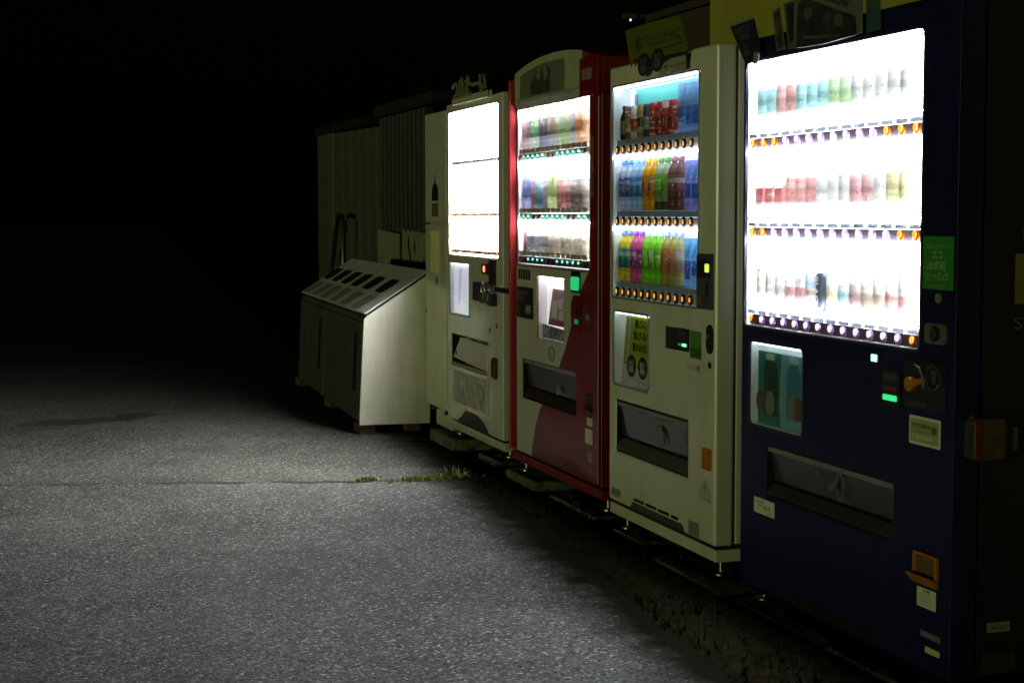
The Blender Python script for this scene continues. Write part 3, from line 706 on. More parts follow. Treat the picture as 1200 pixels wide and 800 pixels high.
# near side: lock cover, lettering, stickers (side faces +x of the machine)
def side_frame(t, W):                      # plane of the near side: y of child runs outwards
    e = bpy.data.objects.new('side_fittings', None); COL.objects.link(e); e.parent = t
    return e
def on_side(o, W=1.294):                   # turn a piece made on a front plane onto the near side
    o.matrix_parent_inverse = Matrix()
    o.location = (W, 0, 0); o.rotation_euler = (0, 0, R(90))
    return o
lc = on_side(MB().prism(rrect(0.04, 0.135, 0.745, 0.858, 0.012), -0.05, 0.0).build('lock_cover', mat('brass_box', (0.06, 0.045, 0.018), 0.45, var=0.25, scale=30), nv, 0.006))
MB().box(0.0385, 0.056, -0.052, 0.0, 0.75, 0.853).build('red_stripe', mat('red_stripe', (0.13, 0.01, 0.008), 0.4), lc)
MB().box(0.034, 0.0384, -0.05, 0.0, 0.755, 0.848).build('steel_edge', STEEL, lc)
MB().box(0.135, 0.182, -0.03, 0.0, 0.768, 0.83).build('hasp', mat('hasp_brown', (0.06, 0.055, 0.015), 0.5, var=0.2, scale=30), lc)
MB().lathe([(0.004,0),(0.006,0.004),(0.003,0.009)], 10, (0.037, -0.03, 0.857)).build('bolt_head', STEEL, lc, smooth=True)
YEL = paint((0.16, 0.145, 0.05))
on_side(text('BOSS', YEL, nv, 0.182, 0.70, 1.156, 1.294, -0.001, bold=0.012))
on_side(text('SUNTORY', paint((0.09,0.09,0.08)), nv, 0.181, 0.52, 1.089, 1.122, -0.001))
on_side(text('Enjoy coffee', YEL, nv, 0.205, 0.62, 1.32, 1.36, -0.001))
on_side(text('自動販売機', paint((0.35,0.03,0.05)), nv, 0.010, 0.016, 1.19, 1.278, -0.001, rot=-90))
s = on_side(rsheet('sticker', 0.118, 0.19, 0.268, 0.295, paint((0.2,0.2,0.13)), nv))
text('AKR-01K', INK, s, 0.13, 0.18, 0.276, 0.286, -0.0018)
on_side(rsheet('name_plate', 0.104, 0.208, 0.155, 0.21, mat('plate_dull', (0.04,0.036,0.025), 0.5, metal=0.3), nv))

# ================================================================== CREAM MACHINE
cr = place('vending_machine', 'cream vending machine with colourful drinks clearly visible, between the navy and the red one', 'vending machine', 6.305)
CD = (0.036, 0.905, 1.06, 1.913); CW = (0.052, 0.432, 0.702, 1.002); CS = (0.084, 0.816, 0.427, 0.637)
machine_shell(cr, 1.06, 0.155, 1.995, [CD, CW, CS], CREAM, CREAM, 0.095, door_bottom=0.212)
BL_C = emit('cream_backlight', (0.72, 0.84, 1.0), 0.95); ST_C = emit('cream_tubes', (0.85, 0.93, 1.0), 20.0)
SILV = mat('silver_frame', (0.42, 0.45, 0.48), 0.3, metal=0.7)
rowsC = [(1.657, 1.70), (1.3685, 1.412), (1.0825, 1.125)]
display(cr, CD, BL_C, ST_C, SILV, rowsC, frame=0.006, proud=0.004, low=False)
CBTN = mat('black_button', (0.07, 0.02, 0.008), 0.25, coat=0.6); CLMP = emit('cream_button_lamp', (1.0, 0.4, 0.06), 1.2)
for bz, lz in rowsC:
    rail(cr, CD[0]+0.022, CD[1]-0.004, bz, lz, mat('rail_cream_grey', (0.62, 0.64, 0.7), 0.45), mat('shelf_grey', (0.3, 0.32, 0.4), 0.45))
    us = spread(0.066, 0.815, 12)
    buttons(cr, 'cream', us, bz, CBTN, CLMP, 0.0205, 'bar')
    price_tags(cr, [u+0.03 for u in us], bz, lz, TAGM, 'cream')
GC = 'sample drinks in the cream machine'
row = [('tall',(0.03,0.03,0.04),(0.25,0.2,0.1),(0.02,0.02,0.02),'slim black bottle with gold label'), ('slim',(0.25,0.1,0.06),(0.45,0.3,0.08),WH,'brown can with gold band'), ('slim',(0.75,0.72,0.72),(0.7,0.08,0.08),WH,'white can with red band'), ('slim',(0.4,0.28,0.08),(0.06,0.05,0.04),WH,'dark gold can'), ('slim',(0.04,0.05,0.08),(0.5,0.5,0.55),WH,'black can with silver band')] + [('slim',(0.5,0.03,0.05),(0.42,0.05,0.04),WH,'crimson can')]*4 + [('card',(0.45,0.62,0.88),(0.12,0.35,0.8),(0.1,0.4,0.75),'pale blue product card')]*3
for i, (k, b, l, c, tx) in enumerate(row): drink(k, 0.07+0.0645*i, 1.7005, 0.042, cr, f'{tx}, {ORD[i]} from left on top shelf of cream machine', (b,l,c), GC)
row = [('pet',(0.75,0.82,0.92),(0.06,0.18,0.7),(0.1,0.25,0.75),'clear bottle with royal blue label')]*2 + [('pet',(0.55,0.78,0.92),(0.1,0.42,0.8),(0.3,0.6,0.85),'sky blue bottle with blue label')]*2 + [('pet',(0.9,0.5,0.02),(0.75,0.28,0.01),(0.9,0.5,0.05),'amber yellow bottle with orange label')]*2 + [('pet',(0.5,0.62,0.45),(0.22,0.62,0.06),(0.12,0.3,0.08),'clear bottle with bright green label')]*2 + [('pet',(0.3,0.13,0.12),(0.35,0.12,0.16),(0.3,0.12,0.15),'brown red bottle with maroon label')]*2 + [('card',(0.5,0.5,0.85),(0.15,0.3,0.75),(0.08,0.35,0.8),'blue and violet product card')]*2
for i, (k, b, l, c, tx) in enumerate(row):
    dd = drink(k, 0.07+0.0645*i, 1.4125, 0.042, cr, f'{tx}, {ORD[i]} from left on middle shelf of cream machine', (b,l,c), GC)
    if k == 'pet' and i in (6, 7): MB().lathe([(0.0262,0.004),(0.0266,0.005),(0.0266,0.034),(0.0262,0.035)], 16).build('bottle_base', paint((0.02,0.04,0.03)), dd)
    if i < 2: text('WATER', INKW, dd, -0.012, 0.012, 0.08, 0.12, -0.0272)
    if 3 < i < 6: text('お茶', INK, dd, -0.014, 0.014, 0.08, 0.11, -0.0272, bold=0.02)
row = [('pet',(0.9,0.75,0.05),(0.02,0.3,0.4),(0.15,0.2,0.45),'yellow bottle with teal label')]*2 + [('pet',(0.85,0.2,0.45),(0.42,0.02,0.36),(0.25,0.05,0.4),'pink bottle with magenta label')]*2 + [('pet',(0.35,0.8,0.05),(0.3,0.75,0.03),(0.7,0.85,0.7),'lime green bottle')]*3 + [('pet',(0.6,0.5,0.12),(0.8,0.25,0.1),(0.35,0.5,0.8),'olive bottle with orange label')]*2 + [('pet',(0.65,0.6,0.3),(0.75,0.5,0.45),(0.35,0.5,0.85),'pale olive bottle with pink label')] + [('card',(0.4,0.7,0.92),(0.12,0.25,0.75),(0.05,0.4,0.8),'light blue product card')]*2
for i, (k, b, l, c, tx) in enumerate(row):
    dd = drink(k, 0.07+0.0645*i, 1.1255, 0.042, cr, f'{tx}, {ORD[i]} from left on bottom shelf of cream machine', (b,l,c), GC)
    if 1 < i < 4: text('ADE', INKW, dd, -0.013, 0.013, 0.09, 0.115, -0.0272, bold=0.02)
    if 3 < i < 7: sheet('printed_stripe', [(-0.011,0.125),(-0.004,0.13),(0.010,0.07),(0.006,0.06)], paint((0.05,0.2,0.02)), dd, -0.0266)
# printed backdrop on the top bay
bp_ = rsheet('backdrop_card', 0.13, 0.88, 1.76, 1.90, paint((0.1,0.62,0.62)), cr, 0.066)
rsheet('backdrop_print', 0.6, 0.85, 1.77, 1.89, paint((0.1,0.4,0.75)), bp_, 0.0645)
MB().cyl_y(0.14, 1.86, 0.016, 0.0595, 0.0605, 16, 1.0, 1.6).build('balloon_print', paint((0.2,0.24,0.35)), bp_)
# right control strip of the display
pn = MB().prism(rrect(0.909, 1.043, 1.058, 1.258, 0.008), -0.01, 0.001).build('coin_panel', mat('panel_grey', (0.055,0.058,0.06), 0.4), cr, 0.004)
MB().prism(rrect(0.92, 1.038, 1.172, 1.235, 0.006), -0.0125, -0.0099).build('display_screen', BLACK, pn)
MB().prism(rrect(0.992, 1.026, 1.192, 1.222, 0.004), -0.014, -0.0124).build('yellow_lamp', emit('yellow_led', (0.75, 0.95, 0.12), 0.9), pn)
MB().prism(rrect(1.0, 1.014, 1.11, 1.155, 0.005), -0.0125, -0.0099).build('coin_slot', BLACK, pn)
MB().cyl_y(0.945, 1.09, 0.014, -0.015, -0.0099, 14).build('return_button', mat('dim_orange_plastic', (0.28,0.09,0.02), 0.4), pn)
# lower window poster
window(cr, CW, SILV, 0.055, emit('cream_window_lamp', (0.85, 0.97, 1.0), 3.2), 0.006)
LIME = mat('lime_card', (0.42, 0.52, 0.02), 0.5, var=0.06)
ps = sheet('poster', [(0.11,0.708),(0.43,0.708),(0.43,0.995),(0.17,0.995)], LIME, cr, 0.014)
sheet('poster_field', [(0.11,0.708),(0.43,0.708),(0.43,0.775),(0.124,0.79)], paint((0.6,0.66,0.68)), ps, 0.0127)
sheet('poster_field', [(0.165,0.80),(0.195,0.80),(0.225,0.985),(0.195,0.985)], paint((0.5,0.58,0.55)), ps, 0.0127)
for (tx, a_, b_, c_, d_) in (('暑さに',0.26,0.38,0.943,0.98), ('負けるな',0.245,0.425,0.895,0.934), ('夏の水分補給',0.235,0.425,0.848,0.886)): text(tx, INK, ps, a_, b_, c_, d_, 0.0112, bold=0.025)
for cx, tx in ((0.225, '水分\n補給'), (0.345, '塩分\n補給')):
    d_ = MB().cyl_y(cx, 0.788, 0.048, 0.0102, 0.0114, 22, 1.0, 0.95).build('poster_badge', paint((0.03,0.035,0.05)), ps)
    text(tx, INKW, d_, cx-0.027, cx+0.027, 0.763, 0.813, 0.0097, bold=0.01)
text('ドリンク', INK, ps, 0.31, 0.42, 0.722, 0.734, 0.0112)
rsheet('cover_plate', 0.613, 0.713, 0.892, 0.975, BLACK, cr, 0.0, 0.004)
bs = MB().prism(rrect(0.728, 0.832, 0.893, 0.977, 0.004), -0.008, 0.001).build('bill_slot', BLACK, cr, 0.002)
MB().prism(rrect(0.785, 0.82, 0.911, 0.922, 0.002), -0.0105, -0.0079).build('slot_lamp', emit('cream_slot_green', (0.25, 1.0, 0.5), 1.3), bs)
MB().prism(rrect(0.745, 0.78, 0.912, 0.921, 0.002), -0.0095, -0.0079).build('slot_lamp', emit('cream_slot_dim', (0.03, 0.5, 0.12), 0.25), bs)
text('1000', paint((0.2,0.2,0.2)), bs, 0.75, 0.81, 0.955, 0.965, -0.0085)
s = rsheet('sticker', 0.838, 0.939, 0.873, 0.974, paint((0.08,0.2,0.015)), cr)
rsheet('sticker_field', 0.842, 0.935, 0.884, 0.913, paint((0.02,0.1,0.015)), s, -0.0013); text('千円札', INK, s, 0.845, 0.932, 0.875, 0.886, -0.0028)
ov = MB().prism(rrect(0.982, 1.043, 0.9, 1.006, 0.03, 8), -0.004, 0.001).build('lock_recess', BLACK, cr, 0.002)
MB().cyl_y(1.012, 0.965, 0.012, -0.014, -0.0039, 14).build('lock_cylinder', STEEL, ov, 0.002)
MB().prism(rrect(1.0, 1.026, 0.848, 0.872, 0.01, 4), -0.002, 0.001).build('keyhole', BLACK, cr)
text('お問い合わせ', paint((0.22,0.22,0.18)), cr, 0.81, 0.9, 0.845, 0.853, -0.0006); text('販売機番号', paint((0.22,0.22,0.18)), cr, 0.81, 0.91, 0.831, 0.84, -0.0006); text('03-5214', paint((0.25,0.25,0.2)), cr, 0.82, 0.925, 0.805, 0.811, -0.0006)
rsheet('sticker_mark', 0.9, 0.922, 0.828, 0.85, paint((0.18,0.18,0.14)), cr, 0.0, 0.0008)
fl = delivery(cr, CS, FLAP, mat('lip_grey', (0.08,0.08,0.075), 0.45))
sheet('emblem', [(0.48,0.55),(0.535,0.585),(0.565,0.56),(0.57,0.52),(0.55,0.5),(0.545,0.545),(0.52,0.555),(0.5,0.53)], paint((0.14,0.14,0.12)), fl, 0.011)
c_ = MB().ring(rrect(0.967, 1.035, 0.482, 0.56, 0.006), rrect(0.973, 1.029, 0.488, 0.554, 0.004), -0.01, 0.001).build('coin_return', ORANGE, cr, 0.002)
MB().box(0.971, 1.031, -0.006, 0.0, 0.486, 0.556).build('return_flap', mat('orange_dark', (0.4, 0.12, 0.015), 0.4), c_)
s = sheet('sticker', [(0.925,0.372),(1.036,0.36),(1.036,0.392),(0.995,0.445),(0.97,0.445),(0.925,0.4)], mat('faded_sticker', (0.42,0.42,0.33), 0.5), cr, 0.0)
sheet('emblem', [(0.965,0.41),(0.98,0.438),(1.0,0.41)], paint((0.28,0.28,0.22)), s, -0.0013); text('リサイクル', paint((0.2,0.2,0.16)), s, 0.94, 1.02, 0.392, 0.402, -0.0018); text('0120-45', paint((0.18,0.18,0.14)), s, 0.945, 1.03, 0.366, 0.376, -0.0018)
rsheet('sticker', 0.038, 0.136, 0.235, 0.268, paint((0.16,0.165,0.15)), cr); rsheet('sticker', 0.834, 0.928, 0.22, 0.272, paint((0.19,0.19,0.21)), cr)
sheet('toe_recess', [(0.24,0.214),(0.80,0.214),(0.785,0.232),(0.775,0.244),(0.275,0.244),(0.262,0.232)], DARK, cr, -0.0003, 0.0006)
for k in range(4): MB().box(0.285+0.128*k, 0.392+0.128*k if k < 3 else 0.735, -0.0016, -0.0002, 0.250, 0.262).build('vent_slot', BLACK, cr)
text('サンプル', INK, cr, 0.60, 0.74, 1.939, 1.962, -0.0216, name='lettering') if False else None

# ================================================================== RED MACHINE
rd = place('vending_machine', 'red and cream vending machine with an arched top and green lit buttons', 'vending machine', 7.68)
RD_ = (0.112, 1.139, 1.156, 1.925); RW = (0.427, 0.815, 0.816, 1.113); RS = (0.201, 0.967, 0.511, 0.705)
machine_shell(rd, 1.285, 0.185, 1.905, [RD_ if False else (0.118, 1.139, 1.156, 1.9), RW, RS], RED, RED, 0.13, door_bottom=0.24)
# arched top panel
def arc_top(u): 
    k = (u-0.66)/0.66
    return 2.125 - 0.075*abs(k)**2.2
us = spread(0.012, 1.285, 25)
MB().prism([(0.012, 1.907)] + [(u, arc_top(u)-0.004) for u in us] + [(1.285, 1.907)], 0.0, 0.5).build('arched_top', RED, rd, 0.004)
us = spread(0.112, 1.058, 20)
at = MB().prism([(0.112, 1.945)] + [(u, arc_top(u)) for u in us] + [(1.058, 1.945)], -0.012, 0.0).build('top_panel', mat('header_cream', (0.34, 0.345, 0.22), 0.4, var=0.08, scale=4, dirt=0.4), rd, 0.003)
us = spread(0.20, 0.845, 14)
sheet('picture', [(0.20, 1.948)] + [(u, arc_top(u)-0.035) for u in us] + [(0.845, 1.948)], mat('faded_picture', (0.13,0.125,0.085), 0.5, var=0.3, scale=12), at, -0.012)
sheet('picture_print', [(0.37,1.955),(0.64,1.955),(0.65,2.06),(0.58,2.083),(0.52,2.06),(0.5,2.01),(0.42,2.04),(0.36,2.0)], mat('picture_dark', (0.05,0.045,0.04), 0.5, var=0.4, scale=20), at, -0.0135)
MB().cyl_y(0.585, 2.05, 0.035, -0.0165, -0.0150, 14, 0.7, 1.3).build('picture_print', paint((0.16,0.15,0.14)), at)
MB().prism(rrect(1.062, 1.283, 1.897, 2.062, 0.008), -0.022, 0.0).build('corner_block', RED, rd, 0.006)
rsheet('corner_label', 1.10, 1.22, 1.965, 2.015, paint((0.2,0.12,0.09)), rd, -0.022)
text('冷', paint((0.32,0.28,0.24)), rd, 1.165, 1.21, 1.97, 2.01, -0.0238)
# proud rim down the left side, its red painted lighter for the display's light
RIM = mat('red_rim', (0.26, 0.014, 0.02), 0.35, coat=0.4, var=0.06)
mb = MB()
RP = ((0.078,0.0),(0.078,-0.03),(0.086,-0.037),(0.1,-0.036),(0.1085,0.0))
lo = [mb.bm.verts.new((u, y, 0.25)) for u, y in RP]; hi = [mb.bm.verts.new((u, y, 2.045)) for u, y in RP]
mb.bm.faces.new(lo); mb.bm.faces.new(hi)
for i in range(5): mb.bm.faces.new((lo[i], lo[(i+1) % 5], hi[(i+1) % 5], hi[i]))
mb.build('side_rim', RIM, rd, 0.004)
MB().box(-0.004, -0.001, 0.004, 0.05, 0.25, 2.04).build('rim_trim', mat('trim_tan', (0.4,0.3,0.16), 0.4), rd)
MB().box(1.215, 1.284, -0.016, 0.0, 0.25, 1.896).build('side_rim', RED, rd, 0.006, seg=3)
BL_R = emit('red_backlight', (1.0, 0.96, 1.0), 4.2); ST_R = emit('red_tubes', (1.0, 0.97, 1.0), 170.0)
rowsR = [(1.669, 1.707), (1.385, 1.423), (1.180, 1.216)]
display(rd, (0.118, 1.139, 1.156, 1.9), BL_R, ST_R, mat('frame_dim', (0.2,0.16,0.16), 0.4), rowsR, proud=0.002, frame=0.006, low=False)
MB().prism_x([(-0.014, 1.93), (0.0, 1.903), (0.0, 1.944), (-0.0118, 1.944)], 0.113, 1.06).build('top_sill', mat('sill_grey', (0.3,0.3,0.28), 0.4), rd)
GDK = mat('green_button', (0.01, 0.16, 0.1), 0.25, coat=0.5); GLM = emit('green_button_lamp', (0.3, 1.0, 0.75), 1.5); OFF = mat('dark_button', (0.03,0.012,0.015), 0.3, coat=0.4)
pr = ['01111100111110', '11100111110011', '00111100111110']
for (bz, lz), pt, a, b in zip(rowsR, pr, (0.125, 0.124, 0.12), (1.05, 1.055, 1.05)):
    rail(rd, 0.122, 1.135, bz, lz, mat('rail_brown', (0.1,0.085,0.07), 0.5), mat('shelf_pale', (0.6,0.58,0.55), 0.5))
    us = spread(a, b, 14)
    buttons(rd, 'red', us, bz, [GDK if c == '1' else OFF for c in pt], [GLM if c == '1' else None for c in pt], 0.016, 'top')
    price_tags(rd, us, bz, lz, TAGT, 'red')
GRD = 'sample drinks in the red machine'
row = [('pet',(0.8,0.7,0.74),(0.7,0.35,0.45),(0.75,0.15,0.3),'pale bottle with pink label')]*2 + [('pet',(0.8,0.88,0.85),(0.1,0.55,0.12),WH,'clear bottle with green label')]*2 + [('pet',(0.42,0.42,0.6),(0.05,0.05,0.09),(0.25,0.25,0.3),'blue grey bottle with navy label')]*2 + [('pet',(0.6,0.62,0.75),(0.5,0.3,0.1),WH,'pale bottle with tan label')]*2 + [('pet',(0.6,0.75,0.45),(0.5,0.68,0.35),(0.6,0.65,0.75),'light green bottle')]*3 + [('pet',(0.6,0.65,0.7),(0.25,0.3,0.4),WH,'grey blue bottle')] + [('pet',(0.85,0.6,0.35),(0.8,0.4,0.15),(0.8,0.2,0.25),'orange bottle with pink cap')]*2
for i, (k, b, l, c, tx) in enumerate(row): drink(k, 0.15+0.0635*i, 1.7075, 0.042, rd, f'{tx}, {ORD[i]} from left on top shelf of red machine', (b,l,c), GRD)
row = [('pet',(0.55,0.62,0.85),(0.12,0.3,0.8),(0.6,0.8,0.9),'pale bottle with deep blue label')]*2 + [('slim',(0.5,0.1,0.18),(0.6,0.25,0.3),WH,'maroon can')] + [('slim',(0.25,0.6,0.75),(0.1,0.45,0.65),WH,'cyan can')]*2 + [('slim',(0.4,0.18,0.42),(0.75,0.7,0.75),WH,'purple can with white band')] + [('pet',(0.65,0.8,0.4),(0.6,0.75,0.3),WH,'lime bottle')]*2 + [('slim',(0.7,0.15,0.18),(0.75,0.7,0.7),WH,'red can with white band')] + [('slim',(0.8,0.45,0.48),(0.7,0.15,0.2),WH,'pink can with red band')]*2 + [('slim',(0.18,0.13,0.13),(0.3,0.25,0.22),WH,'dark brown can')]*2 + [('slim',(0.45,0.38,0.3),(0.25,0.18,0.12),WH,'tan can with brown band')]
for i, (k, b, l, c, tx) in enumerate(row): drink(k, 0.15+0.0635*i, 1.4235, 0.042, rd, f'{tx}, {ORD[i]} from left on middle shelf of red machine', (b,l,c), GRD)
row = [('tall',(0.35,0.08,0.1),(0.5,0.15,0.2),RD,'slim maroon bottle')] + [('slim',(0.75,0.75,0.8),(0.12,0.12,0.25),WH,'white can with navy band')]*5 + [('slim',(0.78,0.68,0.5),(0.7,0.55,0.4),WH,'tan can with rosy band')]*3 + [('slim',(0.72,0.72,0.74),(0.4,0.3,0.05),WH,'silver can with gold band')] + [('can',(0.82,0.8,0.68),(0.8,0.76,0.6),WH,'cream can')]*4
for i, (k, b, l, c, tx) in enumerate(row): drink(k, 0.15+0.0635*i, 1.2165, 0.042, rd, f'{tx}, {ORD[i]} from left on bottom shelf of red machine', (b,l,c), GRD)
# cream lower panel with the curved red edge
sw = [(1.128,1.148),(1.05,1.085),(0.965,0.99),(0.885,0.873),(0.82,0.79),(0.735,0.699),(0.64,0.62),(0.552,0.545),(0.47,0.48),(0.40,0.391),(0.358,0.30),(0.345,0.245)]
def holed_cream():
    # strips of the cream panel, cut round the openings, butted edge to edge
    hs = [RW, RS]
    zs = sorted({0.245, 1.148, *[h[2] for h in hs], *[h[3] for h in hs], *[p[1] for p in sw]})
    def edge(z):
        for (a, za), (b, zb) in zip(sw, sw[1:]):
            if zb <= z <= za: return b + (a-b)*(z-zb)/(za-zb)
        return sw[-1][0]
    mb = MB()
    for z0, z1 in zip(zs, zs[1:]):
        zm = (z0+z1)/2; spans = [[0.085, None]]
        hh = [h for h in hs if h[2] < zm < h[3]]
        parts = [(0.112, None)]
        if hh: parts = [(0.112, hh[0][0]), (hh[0][1], None)]
        for a, b in parts:
            e0, e1 = (b, b) if b is not None else (edge(z0), edge(z1))
            e0, e1 = min(e0, edge(z0)), min(e1, edge(z1))
            if min(e0, e1) <= a + 0.002: continue
            mb.prism([(a, z0), (e0, z0), (e1, z1), (a, z1)], -0.004, -0.0005)
    return mb
holed_cream().build('cream_panel', mat('cream_panel_paint', (0.40, 0.41, 0.33), 0.36, coat=0.15, var=0.05, scale=3, dirt=0.2), rd)
pn = rsheet('info_panel', 0.116, 0.375, 0.9, 1.05, BLACK, rd, -0.004, 0.004)
rsheet('info_card', 0.27, 0.35, 0.925, 0.965, GREY, pn, -0.0082); text('販売中\n冷温', paint((0.16,0.16,0.15)), pn, 0.13, 0.3, 0.985, 1.035, -0.0088); text('コイン', paint((0.13,0.13,0.12)), pn, 0.13, 0.24, 0.925, 0.95, -0.0088)
for k in range(5): MB().box(0.14+0.04*k, 0.168+0.04*k, -0.0055, -0.0041, 1.085, 1.134).build('vent_slot', BLACK, rd)
window(rd, RW, mat('red_frame', (0.42,0.02,0.035), 0.35, coat=0.3), 0.05, emit('red_window_lamp', (1.0, 0.95, 1.0), 9.0), 0.012, 0.008)
MB().box(RW[0], RW[0]+0.001, 0.004, 0.048, RW[2], RW[3]).build('window_side', RED, rd)
sheet('lit_backing', [(0.432,0.82),(0.81,0.82),(0.81,1.108),(0.432,1.108)], emit('red_lit_backing', (0.97,0.93,1.0), 0.75), rd, 0.046)
ps = sheet('poster', [(0.50,0.9),(0.81,0.9),(0.81,1.055),(0.565,1.055)], paint((0.62,0.36,0.4)), rd, 0.03)
for (a, b, c, d_) in ((0.55,0.62,0.92,1.0),(0.64,0.70,0.965,1.01),(0.645,0.70,0.915,0.955),(0.72,0.8,0.955,1.0),(0.715,0.78,0.91,0.945)):
    sheet('poster_patch', [(a,c),(b,c),(b+0.015,d_),(a+0.015,d_)], paint((0.85,0.8,0.82)), ps, 0.0285)
sheet('poster_patch', [(0.50,0.885),(0.81,0.885),(0.81,0.912),(0.51,0.912)], paint((0.4,0.12,0.13)), ps, 0.0285)
text('あたり付', paint((0.35,0.15,0.2)), ps, 0.59, 0.79, 1.015, 1.045, 0.027)
fo = mat('crumpled_foil', (0.4,0.4,0.44), 0.3, metal=0.5, var=0.8, scale=30, bump=1.0, bscale=25)
sheet('foil_floor', [(0.43,0.82),(0.81,0.82),(0.81,0.872),(0.43,0.885)], fo, rd, 0.024)
gb = MB().prism(rrect(0.915, 1.035, 1.055, 1.15, 0.012), -0.008, 0.0).build('bill_slot', BLACK, rd, 0.002)
MB().prism(rrect(0.925, 1.025, 1.066, 1.125, 0.012), -0.012, -0.0079).build('green_lamp', emit('red_slot_green', (0.03, 0.75, 0.25), 0.6), gb)
ov = MB().prism(rrect(0.909, 1.054, 0.885, 1.045, 0.06, 8), -0.006, 0.0).build('coin_panel', mat('dark_red_plastic', (0.1,0.008,0.012), 0.3), rd, 0.003)
MB().prism(rrect(0.965, 1.01, 0.918, 0.94, 0.008), -0.009, -0.0059).build('green_lamp', emit('red_dim_green', (0.02, 0.5, 0.12), 0.22), ov)
MB().prism(rrect(0.995, 1.006, 0.955, 1.0, 0.003), -0.008, -0.0059).build('coin_slot', BLACK, ov)
MB().prism(rrect(1.10, 1.18, 0.88, 1.03, 0.012), -0.004, 0.0).build('lock_recess', mat('dark_red_plastic', (0.1,0.008,0.012), 0.3), rd, 0.002)
MB().cyl_y(1.14, 0.955, 0.016, -0.012, -0.0039, 14).build('lock_cylinder', GREY, rd)
MB().ring([(0.645+0.042*math.cos(a*0.2618), 0.76+0.036*math.sin(a*0.2618)) for a in range(24)], [(0.645+0.033*math.cos(a*0.2618), 0.76+0.029*math.sin(a*0.2618)) for a in range(24)], -0.006, -0.0039).build('emblem', paint((0.1,0.1,0.08)), rd)
text('0', paint((0.12,0.12,0.1)), rd, 0.632, 0.658, 0.742, 0.778, -0.0048)
fl = delivery(rd, RS, FLAP, mat('lip_dark', (0.03,0.026,0.026), 0.4))
sheet('emblem', [(0.66,0.58),(0.70,0.63),(0.715,0.6),(0.69,0.57)], paint((0.13,0.12,0.1)), fl, 0.011)
MB().prism(rrect(1.11, 1.206, 0.552, 0.625, 0.006), -0.012, 0.0).build('coin_return', BLACK, rd, 0.003)
MB().prism_x([(-0.03, 0.565), (-0.012, 0.548), (-0.0005, 0.548), (-0.0005, 0.556)], 1.105, 1.21).build('coin_return', mat('dark_red_plastic', (0.1,0.008,0.012), 0.3), rd)
s = rsheet('sticker', 1.11, 1.215, 0.488, 0.522, LABEL, rd); scribble(s, INK, 1.12, 1.2, 0.492, 0.518, -0.0018, 3)
s = rsheet('sticker', 1.09, 1.225, 0.408, 0.472, LABEL, rd); scribble(s, paint((0.2,0.2,0.14)), 1.1, 1.215, 0.414, 0.466, -0.0018, 4)
rsheet('sticker', 1.118, 1.196, 0.33, 0.372, paint((0.22,0.2,0.19)), rd); rsheet('sticker', 1.12, 1.2, 0.27, 0.315, paint((0.09,0.08,0.075)), rd)
s = rsheet('sticker', 1.147, 1.213, 1.467, 1.728, paint((0.20,0.19,0.02)), rd); text('当り\n付き\n自販機', paint((0.07,0.07,0.02)), s, 1.153, 1.207, 1.60, 1.71, -0.0018); rsheet('sticker_field', 1.152, 1.208, 1.49, 1.58, paint((0.1,0.11,0.1)), s, -0.0013)
sheet('toe_recess', [(0.36,0.242),(1.13,0.242),(1.02,0.285),(0.95,0.295),(0.47,0.295),(0.40,0.28)], mat('dark_red_plastic', (0.1,0.008,0.012), 0.3), rd, -0.0005, 0.0008)

# ================================================================== WHITE MACHINE (far end)
wt = place('vending_machine', 'pale machine with blown-out white display beside the narrow cabinet and recycling bin', 'vending machine', 8.89)
WD = (0.065, 1.016, 1.173, 1.962); WW = (0.058, 0.458, 0.847, 1.132); WS = (0.086, 0.811, 0.556, 0.733)
machine_shell(wt, 1.08, 0.195, 2.01, [WD, WW, WS], CREAM2, CREAM2, 0.157, door_bottom=0.25)
BL_W = emit('white_backlight', (1.0, 0.98, 0.90), 78.0); ST_W = emit('white_tubes', (1.0, 1.0, 0.97), 100.0)
rowsW = [(1.68, 1.714), (1.396, 1.43), (1.197, 1.231)]
display(wt, WD, BL_W, ST_W, mat('frame_grey', (0.3,0.31,0.29), 0.4), rowsW, depth=0.05, frame=0.008, low=False)
WBT = [mat('small_dark_button', (0.05,0.05,0.05), 0.35), mat('small_red_button', (0.3,0.06,0.03), 0.35), mat('small_amber_button', (0.35,0.2,0.05), 0.35)]
for q, (bz, lz) in enumerate(rowsW):
    us = spread(0.085, 0.925, 14)
    MB().box(WD[0]+0.014, WD[1]-0.06, 0.012, 0.024, bz-0.009, bz+0.009).build('button_rail', mat('rail_pale', (0.3,0.29,0.27), 0.5), wt)
    MB().box(WD[0]+0.002, WD[1]-0.002, 0.0245, 0.049, bz+0.004, bz+0.012).build('shelf', WHITE, wt)
    buttons(wt, 'white', us, bz, [WBT[0] if q == 0 else WBT[(i*5+q) % 3] for i in range(14)], None, 0.0125)
wb = window(wt, WW, mat('frame_grey', (0.3,0.31,0.29), 0.4), 0.05, emit('white_window_lamp', (0.96, 0.97, 1.0), 5.0), 0.008, 0.006)
ps = sheet('poster', [(0.08,0.852),(0.45,0.852),(0.45,1.12),(0.08,1.12)], emit('white_lit_poster', (0.84,0.85,1.0), 0.85, (0.7,0.7,0.75)), wt, 0.02)
sheet('poster_patch', [(0.33,0.855),(0.45,0.855),(0.45,1.03),(0.42,1.03)], emit('lit_poster_green', (0.5,0.85,0.7), 0.75), ps, 0.0185)
sheet('poster_patch', [(0.18,0.9),(0.21,0.9),(0.25,1.1),(0.2,1.1)], emit('lit_poster_grey', (0.6,0.6,0.8), 0.75), ps, 0.0185)
